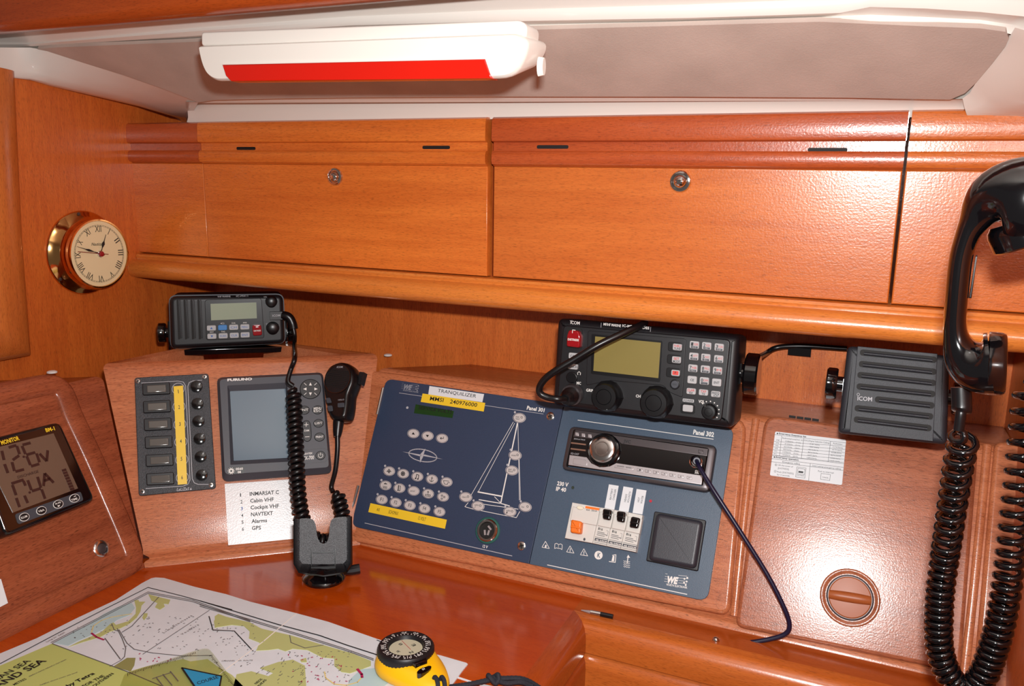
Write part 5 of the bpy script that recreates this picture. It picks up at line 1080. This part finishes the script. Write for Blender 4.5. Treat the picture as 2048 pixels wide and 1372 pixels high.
for i, (x, y, w_, dd) in enumerate(sec):
    tg = (C_[min(i+1,len(C_)-1)]-C_[max(i-1,0)]).normalized(); nn = Vector((-tg.y, tg.x, 0)); hw = w_*pmv
    rs.append([C_[i] + nn*hw*(abs(cos(q))**.75*(1 if cos(q) > 0 else -1)) + Vector((0,0,1))*dd*(abs(sin(q))**.75*(1 if sin(q) > 0 else -1)) for q in [2*pi*j/24 for j in range(24)]])
MB().rings(rs).build('handle', M_BLACKG, t, ang=70)
c0, c1 = F.p3(cT(345,1108),0), F.p3(cT(438,1112),0); rs = []
axd = (c1-c0).normalized(); nn = Vector((-axd.y, axd.x, 0))
for f_, r in ((0,158),(.05,162),(.75,158),(.95,150),(1.0,140)): rs.append([c0.lerp(c1,f_) + nn*r*pmv*cos(q) + Vector((0,0,1))*.030*(r/158)*sin(q) for q in [2*pi*j/28 for j in range(28)]])
MB().rings(rs).build('mouthpiece', M_BLACKG, t, ang=50)
c0, c1 = F.p3(cT(520,430),0), F.p3(cT(548,512),0); rs = []; axd = (c1-c0).normalized(); nn = Vector((-axd.y, axd.x, 0))
for f_, r in ((-.6,130),(-.3,150),(0,156),(.9,152),(1.0,140)): rs.append([c0.lerp(c1,f_) + nn*r*pmv*cos(q) + Vector((0,0,1))*.031*(r/170)*sin(q) for q in [2*pi*j/28 for j in range(28)]])
MB().rings(rs).build('earpiece', M_BLACKG, t, ang=50)
tk = U(F, [cT(283,560),cT(292,560),cT(262,775),cT(248,775)], 0); MB().prism(tk, -.006, .006, .001).build('talk_key', M_BLACK, t)
cc8 = cz(1648,650,.5263)
g = spline([F.p3(cT(208,1230),0), F.p3(cT(212,1330),.002), F.p3(cc8(520,340),.004), F.p3(cc8(512,400),.004)], 6)
MB().tube(g, [.0072]*10+[.0038]*(len(g)-10), 10).build('cord_end', M_BLACKS, t, ang=80)
pth = [cc8(512,402),cc8(528,440),cc8(512,520),cc8(500,600),cc8(484,700),cc8(470,800),cc8(455,900),cc8(442,1000),cc8(436,1100),cc8(436,1200),cc8(455,1290),cc8(495,1360),cc8(545,1385),cc8(600,1340),cc8(640,1240),cc8(668,1140),cc8(690,1020),cc8(706,900),cc8(720,780),cc8(734,660),cc8(748,540),cc8(758,430),cc8(770,320),cc8(790,200)]
kk = lambda i: .004 - .05*min(1, i/6.0)
pp = spline([F.p3(p, kk(i)) for i, p in enumerate(pth)], 8)
def hp2(f):
    for (f0,p0),(f1,p1) in zip(HPT, HPT[1:]):
        if f <= f1: return p0+(p1-p0)*(f-f0)/(f1-f0)
    return HPT[-1][1]
HPT = [(0,.0125),(.15,.0115),(.26,.0092),(.31,.0070),(.58,.0068),(.66,.0090),(.78,.0118),(1.0,.0130)]
coil(pp, .0090, .0029, hp2, 16, 8).build('coiled_cord', M_BLACKG, t, ang=80)

# ================================================================== nautical chart on the table
F = DESK.at((500,1320)); t = thing('nautical_chart', 'paper nautical chart with green land and white sea on the table', 'chart', F); kc = .0012
out = [(-320,1478),(-100,1358),cC(0,725),cC(300,600),cC(640,430),cC(950,285),cC(1160,150),cC(1240,108),cC(1275,102),cC(1345,106),cC(1600,180),cC(1850,238),cC(2048,300),cD(790,190),cD(1050,260),cD(1450,400),(800,1292),cO(930,465),cO(1190,540),cO(1206,552),cO(1150,620),cO(1040,772),(860,1440),(800,1560),(-100,1700)]
op = U(F, out, kc); MB().prism(op, 0, kc).build('sheet', M_CHART, t)
kz = kc+.0002
def land(pts, m=M_LAND, c=cC, name='printed_land', k=0.0):
    o = MB().prism(U(F, [c(*p) for p in pts], kz+k), kc-.0002, kz+k).build(name, m, t); return o
def ink(pts, w=1.2, m=M_CINK, c=cC, k=.0004): return line(t, 'printed_line', F, [c(*p) for p in pts], w*.7, m, kz+k, th=.0001)
land([(-300,1000),(-60,850),(430,642),(1060,880),(1300,985),(1500,1080),(900,1400),(-300,1400)], M_TITLE, name='title_field')
SEA1 = [(445,640),(600,545),(720,490),(850,400),(960,345),(1080,310),(1105,350),(1060,410),(960,450),(880,510),(760,570),(640,620),(560,660)]; land(SEA1, M_SEA, name='printed_sea', k=.0001)
land([(1100,290),(1135,285),(1140,300),(1190,300),(1160,330),(1150,380),(1120,430),(1060,480),(980,520),(900,545),(820,590),(680,630),(560,672),(640,630),(830,550),(905,480),(930,470),(950,490),(1050,460),(1110,400),(1115,350)], k=.0002)
land([(1215,238),(1300,262),(1395,285),(1380,320),(1340,315),(1350,340),(1310,365),(1270,345),(1290,310),(1240,290)], k=.0002); land([(1165,430),(1180,395),(1210,395),(1205,420),(1180,452)], k=.0002)
land([(1785,405),(1840,420),(2048,470),(2140,520),(2040,600),(2045,540),(2000,500),(1900,490),(1850,480),(1760,515),(1752,460)], k=.0002)
land([(120,215),(150,195),(330,260),(520,320),(740,370),(1010,450),(1250,520),(1400,580),(1400,620),(1320,650),(1230,680),(1160,670),(1100,620),(1100,560),(1000,550),(880,490),(760,480),(700,500),(640,480),(560,490),(460,495),(490,430),(400,395),(410,340),(350,285),(260,285),(125,305)], c=cD, k=.0003)
land([(490,640),(640,590),(760,570),(860,620),(870,780),(800,900),(240,900),(300,690),(420,665),(560,705),(600,680)], c=cD, k=.0002); land([(820,570),(870,555),(875,590),(830,590)], c=cD, k=.0003)
land([(1320,650),(1420,640),(1560,620),(1540,760),(1460,830),(1180,830),(1240,720)], M_SEA, c=cD, name='printed_sea', k=.0001)
land([(1030,880),(1200,830),(1500,770),(1560,790),(1700,770),(1780,830),(1900,900),(2000,1000),(2000,1100),(1300,1100),(1300,985)], k=.0002); land([(930,830),(1040,760),(1110,760),(1100,820),(1070,870)], mat('dark_chart_land',(140,140,86),.6), k=.0003)
ink([(-200,905),(0,808),(470,560),(860,360),(1212,183),(1480,250),(1900,365)], 1.5, M_INK); ink([(1450,410),(1530,440)], 1.3, M_INK, cD)
line(t, 'printed_line', F, [cD(0,88),cD(640,282),cD(980,372),cD(1200,450),cD(1480,540)], 1.1, M_INK, kz+.0004, th=.0001)
for off in (0, 12): line(t, 'printed_line', F, [cC(430-off,640-off*.5),cC(870,412-off),cC(1212,232-off),cC(1580,300-off),cC(1880,405-off),cC(2048,465-off)], .8, M_CINK, kz+.0004, th=.0001); line(t, 'printed_line', F, [cD(0,132-off),cD(430,258-off),cD(800,370-off),cD(1180,490-off),cD(1420,575-off)], .8, M_CINK, kz+.0004, th=.0001)
ink([(430,645),(1060,880),(1320,990)], 1.2); ink([(1300,262),(1080,500),(1000,550)], 1.0); ink([(1715,370),(1170,730)], .8); ink([(1710,420),(1745,535),(1920,540),(2048,680)], .9)
ink([(960,520),(1000,600),(1030,680),(1020,750),(990,780)], 1.1); ink([(975,530),(1040,640),(1100,690),(1250,720),(1500,745),(1740,740)], 1.0); ink([(915,480),(935,530),(965,540)], 1.0); ink([(860,600),(985,770)], 1.2); ink([(990,780),(900,830)], .9)
line(t, 'printed_line', F, [cD(75,215),cD(105,325),cD(280,335),cD(435,500)], .9, M_CINK, kz+.0004, th=.0001); line(t, 'printed_line', F, [cD(735,370),cD(745,430),cD(860,475),cD(1010,450)], .8, M_CINK, kz+.0005, th=.0001); line(t, 'fold_line', F, [cD(790,192),cD(520,420),cD(160,690)], 1.0, mat('pale_fold_line',(236,230,224),.6), kz+.0006, th=.0001)  # the fold is drawn as a line paler than the chart paper
ink([(750,558),(790,590),(850,612)], 2.6, M_MAG); ink([(750,550),(765,500),(830,455),(900,430),(1000,412),(1080,400)], 1.4, mat('yellow_chart_ink',(222,200,130),.6))
line(t, 'printed_line', F, [cD(1290,648),cD(1325,690),cD(1328,715)], 3.0, M_MAG, kz+.0006, th=.0001); line(t, 'printed_line', F, [cD(1325,715),cD(1290,755),cD(1200,780),cD(1100,770),cD(1030,720),cD(1020,670)], 1.4, MATS['yellow_chart_ink'], kz+.0006, th=.0001)
rnd = random.Random(3); mb = MB()
def tick(c, x, y, l, an, w=.6):
    p = F.uv(c(x,y), kz+.0004); q = F.uv(c(x+l*cos(an), y+l*sin(an)), kz+.0004); d_ = (q-p).normalized(); n_ = Vector((-d_.y,d_.x))*F.pm(c(x,y))[1]*w/2
    mb.prism([tuple(p-n_),tuple(q-n_),tuple(q+n_),tuple(p+n_)], kz+.0003, kz+.0005)
for i in range(70): tick(cC, rnd.uniform(1000,1700), rnd.uniform(420,700), rnd.uniform(8,16), rnd.uniform(-.7,.3))
for i in range(30): tick(cC, rnd.uniform(560,950), rnd.uniform(470,620), rnd.uniform(8,14), rnd.uniform(-.7,.3))
for i in range(60): tick(cD, rnd.uniform(60,460), rnd.uniform(240,640), rnd.uniform(8,16), rnd.uniform(-.7,.3))
for i in range(80): tick(cD, rnd.uniform(620,1250), rnd.uniform(500,770), rnd.uniform(8,18), rnd.uniform(-1.2,.3))
for i in range(16): tick(cD, 450+rnd.uniform(0,380), 640+rnd.uniform(0,140), rnd.uniform(12,40), -.65)
o = mb.build('soundings', M_CINK, t); o['kind'] = 'stuff'
mb = MB()
for i in range(26): tick(cD, rnd.uniform(680,1200), rnd.uniform(530,760), rnd.uniform(8,20), rnd.uniform(-1.5,.5), 1.1)
for i in range(10): tick(cC, rnd.uniform(1120,1400), rnd.uniform(730,800), rnd.uniform(8,18), rnd.uniform(-1.5,.5), 1.1)
o = mb.build('buoy_marks', M_MAG, t); o['kind'] = 'stuff'
ct = lambda s, a, b, h, m=M_CINK, bo=.01, c=cC: text(t, F, s, c(*a), c(*b), h, m, kz+.0006, bo)
ct('L i m n o t h a l a s s a', (1345,558), (1578,415), 3.2); ct('V o u l k á r a', (1495,572), (1632,490), 3.2); ct('CHANNEL  SEA  ROUTE', (175,585), (430,580), 2.2, c=cD); ct('NISOS', (462,772), (515,730), 3.6, M_INK, .02, cD); ct('LEVKAS', (480,800), (548,735), 3.6, M_INK, .02, cD)
ct('IAN SEA', (5,935), (258,785), 8.0, M_INK, .01); ct('AND SEA', (-20,1010), (385,785), 10.5, M_INK, .02); ct('METRES', (120,985), (220,935), 4, M_INK); ct('depths in metres reduced to chart datum', (240,915), (545,775), 2.2); ct('heights above mean sea level', (330,985), (635,880), 2.0)
ct('by Tetra', (560,1000), (780,890), 6.0, M_INK, .03); ct('FOR THE', (690,1000), (860,910), 5.0, M_INK, .02); ct('SOUTHERN', (760,1010), (935,890), 4.6, M_INK, .02); ct('Long 21° EAST', (385,632), (540,552), 2.4)

# ================================================================== course plotter
F = DESK.at((380,1350)); t = thing('course_plotter', 'clear plastic course plotter with a blue arrow lying on the chart', 'plotter', F); k0, k1 = .0022, .0036
po = rq(U(F, [cC(1020,888),cC(1560,712),cC(1700,672),cC(1745,720),cC(2000,1060),cC(1900,1500),cC(800,1500)], k1), [.004,.004,.012,.010,.004,.004,.004])
MB().prism(po, k0, k1, .0003).build('clear_sheet', clear, t)
bl = U(F, [cC(1490,842),cC(1815,910),cC(1800,990),cC(1760,1250),cC(1640,1060)], k1); o = MB().prism(bl, k1+.00005, k1+.0004).build('course_arrow', M_BLUE, t)
line(o, 'arrow_outline', F, [cC(1490,842),cC(1815,910),cC(1800,990),cC(1760,1250),cC(1640,1060)], 1.6, M_INK, k1+.0005, True); text(o, F, 'COURSE', cC(1620,980), cC(1792,925), 6.2, M_INK, k1+.0006, .01)
mb = MB()
def edge_ticks(a, b, n, l, dirn):
    for i in range(n):
        f = i/(n-1); x = a[0]+(b[0]-a[0])*f; y = a[1]+(b[1]-a[1])*f; tl = l*(1.6 if i % 5 == 0 else 1)
        p = F.uv(cC(x,y), k1); q = F.uv(cC(x+dirn[0]*tl, y+dirn[1]*tl), k1); d_ = (q-p).normalized(); n_ = Vector((-d_.y,d_.x))*.00022; mb.prism([tuple(p-n_),tuple(q-n_),tuple(q+n_),tuple(p+n_)], k1, k1+.0002)
edge_ticks((1045,885),(1600,712),44,14,(.1,1)); edge_ticks((1735,740),(1960,1040),30,14,(-.9,.25))
mb.build('scale_marks', M_INK, t)
for a, b in (((1280,920),(1350,1010)),((1335,895),(1410,985)),((1395,870),(1460,950)),((1250,930),(1400,880))): line(t, 'printed_line', F, [cC(*a),cC(*b)], .9, M_CINK, k1+.0002)

# ================================================================== hand compass with lanyard
F = DESK.at((818,1312)); t = thing('hand_compass', 'yellow hand bearing compass with black bezel ring on the chart', 'compass', F)
H0, H1 = .0016, .018
def dl(x, y, k): a = F.uv(cO(x,y), k); return Vector((a.x, a.y))
bc = dl(572,360, H1+.010); br_ = (dl(858,360,H1+.010)-dl(285,360,H1+.010)).length/2
tail = dl(930,740, .014)
axs = (tail-bc); TL = axs.length; axs.normalize(); axp = Vector((-axs.y, axs.x))
def section(scale, ext, k, narrow=.62):
    pts = []
    for i in range(40):
        q = 2*pi*i/40; cx, cy = cos(q), sin(q); f_ = max(0, cx); wd = br_*scale*(1-(1-narrow)*f_**2); p = bc + axs*(cx*br_*scale + (ext*f_**.8 if cx > 0 else 0)) + axp*(cy*wd if f_ < .01 else cy*br_*scale*(1-.28*f_)); pts.append((p.x, p.y, k))
    return pts
MB().rings([section(1.02,.026,H0),section(1.09,.030,H0+.003),section(1.11,.032,H0+.007),section(1.09,.030,H0+.011),section(1.05,.024,H1-.003),section(1.01,.016,H1+.001),section(.97,.006,H1+.004)]).build('body', M_YELP, t, ang=60)
def ringz(prof, name, m, n=48, knurl=0.0, par=None):
    rs = [[(bc.x+r*br_*(1+(knurl*(j % 2) if kn else 0))*cos(2*pi*j/n), bc.y+r*br_*(1+(knurl*(j % 2) if kn else 0))*sin(2*pi*j/n), z) for j in range(n)] for r, z, kn in prof]
    return MB().rings(rs).build(name, m, par or t, ang=40)
HB = H1+.010
bz_ = ringz([(.99,H1,0),(1.0,H1+.002,1),(1.0,HB-.002,1),(.96,HB,0),(.66,HB,0),(.62,HB-.003,0),(.60,HB-.004,0)], 'bezel_ring', M_BLACK, 96, .025)
dl_ = ringz([(.60,HB-.006,0),(.60,HB-.0036,0)], 'dial', M_DIAL, 40)
cd_ = dl(620,400,HB)-bc; base_a = atan2(-axp.y*0+cd_.y, cd_.x)
view = Vector((-bc.x-F.o.x, -bc.y-F.o.y)).normalized(); a0 = atan2(view.y, view.x)
for i, s in enumerate(['210','180','150','120','90','60','30','0','330','300','270','240']):
    an = a0+radians(4)+radians(30*i); dr_ = Vector((cos(an), sin(an))); tx = Vector((-dr_.y, dr_.x)); c = bc+dr_*br_*.885; wd = br_*.048*len(s)
    TEXTS.append((bz_, s, c-tx*wd, c+tx*wd, br_*.115, M_WHITE, HB+.0003, .0, 'bearing_number', 0.0))
    for j in range(3):
        a2 = an+radians(10*j); d2 = Vector((cos(a2), sin(a2))); c2 = bc+d2*br_*.74; MB().prism(rect(c2.x, c2.y, br_*.07, br_*.018, a2), HB-.0002, HB+.0003).build('bearing_tick', M_WHITE, bz_)
dd = dl(620,400,HB-.003); d1 = dl(530,310,HB-.003)
MB().prism([tuple(d1+Vector((.0003,0))), tuple(dd+Vector((.0003,0))), tuple(dd-Vector((.0003,0))), tuple(d1-Vector((.0003,0)))], HB-.0037, HB-.0032).build('needle', mat('red_needle',(170,40,50),.4), t)
for an, s in ((0,'N'),(pi/2,'E'),(pi,'S'),(3*pi/2,'W')):
    q = a0+an+.6; dr_ = Vector((cos(q), sin(q))); tx = Vector((-dr_.y, dr_.x)); c = bc+dr_*br_*.40; TEXTS.append((dl_, s, c-tx*br_*.07, c+tx*br_*.07, br_*.13, M_INK, HB-.0033, .01, 'dial_letter', 0.0))
lp = dl(680,520,H1+.004); lq = lp-bc; lq.normalize(); lt = Vector((-lq.y,lq.x))
MB().prism([tuple(bc+lq*br_*.97-lt*.008),tuple(bc+lq*br_*1.14-lt*.0065),tuple(bc+lq*br_*1.14+lt*.0065),tuple(bc+lq*br_*.97+lt*.008)], H1-.004, HB-.002, .001).build('sighting_window', M_BLACKG, t)
op_ = dl(760,625,H1+.002); a_ = atan2((dl(840,600,H1)-op_).y, (dl(840,600,H1)-op_).x); MB().prism(ell(op_.x,op_.y,.0088,.0040,a_), H0+.012, H1+.0034).build('maker_badge', M_BLACKG, t); TEXTS.append((t, 'SI', op_-Vector((cos(a_),sin(a_)))*.0018, op_+Vector((cos(a_),sin(a_)))*.0018, .0026, M_WHITE, H1+.0036, .02, 'lettering', .2))
for x in (868, 938): MB().tube(spline([Vector((*dl(x-25,712,H1-.003),H1-.006)), Vector((*dl(x,692,H1-.001),H1-.0005)), Vector((*dl(x+22,715,H1-.001),H1-.0008)), Vector((*dl(x+32,760,H1-.003),H1-.003)), Vector((*dl(x+34,810,.012),.011))], 5), .0022, 8).build('lanyard_loop', M_ROPE, t)
rp = spline([Vector((*dl(960,800,.008),.008)), Vector((*dl(1050,785,.006),.006)), Vector((*dl(1200,765,.006),.006)), Vector((*dl(1400,722,.006),.006)), Vector((*dl(1470,692,.007),.007)), Vector((*dl(1560,700,.006),.006)), Vector((*dl(1760,705,.006),.006)), Vector((*dl(1920,785,.006),.006)), Vector((*dl(2050,900,.006),.006))], 10)
MB().tube(rp, [.0024*(1+.14*(i % 2)) for i in range(len(rp))], 8).build('lanyard', M_ROPE, t)
kp = Vector((*dl(1470,692,.008),.0075)); rs = spline([kp+Vector((.0055*cos(q),.0035*sin(q),.003*sin(2*q))) for q in [i*.9 for i in range(9)]], 5); MB().tube(rs, .0026, 8).build('lanyard_knot', M_ROPE, t)
rp2 = spline([Vector((*dl(1470,705,.006),.006)), Vector((*dl(1600,745,.006),.0055)), Vector((*dl(1750,735,.006),.0055)), Vector((*dl(1880,780,.006),.0055))], 10); MB().tube(rp2, .0024, 8).build('lanyard', M_ROPE, t)
o = plate(None, 'paper_slip', DESK.at((945,1365)), [cO(1110,682),cO(1300,745),cO(1560,800),cO(1480,800),cO(1330,770),cO(1095,694)], 0, .0005, M_PAPER); o.matrix_basis = DESK.at((945,1365)).M(); tag(o, 'thin white paper slip sticking out past the chart corner', 'paper')

# ================================================================== small things by the rail
ck = cz(1040,1150,.16032); F = DESK.at(ck(960,480)); t = thing('pen', 'silver tipped pen with black grip in the gap behind the rail', 'pen', F)
L3 = lambda x, y, k: Vector((*F.uv(ck(x,y), k), k))
MB().tube([L3(765,438,.002), L3(880,462,.003)], [.0006,.0020], 10).build('tip', M_ALU, t); MB().tube([L3(880,462,.003), L3(1005,485,.003)], .0026, 10).build('barrel', M_STEEL, t); MB().tube([L3(1005,487,.003), L3(1160,520,.003)], .0028, 10).build('grip', M_BLACKS, t)
F = DESK.at((1432,1281)); c = F.uv((1432,1281)); o = MB().lathe([(.0042,0),(.0042,.001),(.0036,.0028),(.002,.004),(.0005,.0044)], c, 16).build('chrome_stud', M_CHROME, fr=F); tag(o, 'small chrome stud on the ledge beside the audio cable', 'stud')
flush_texts()
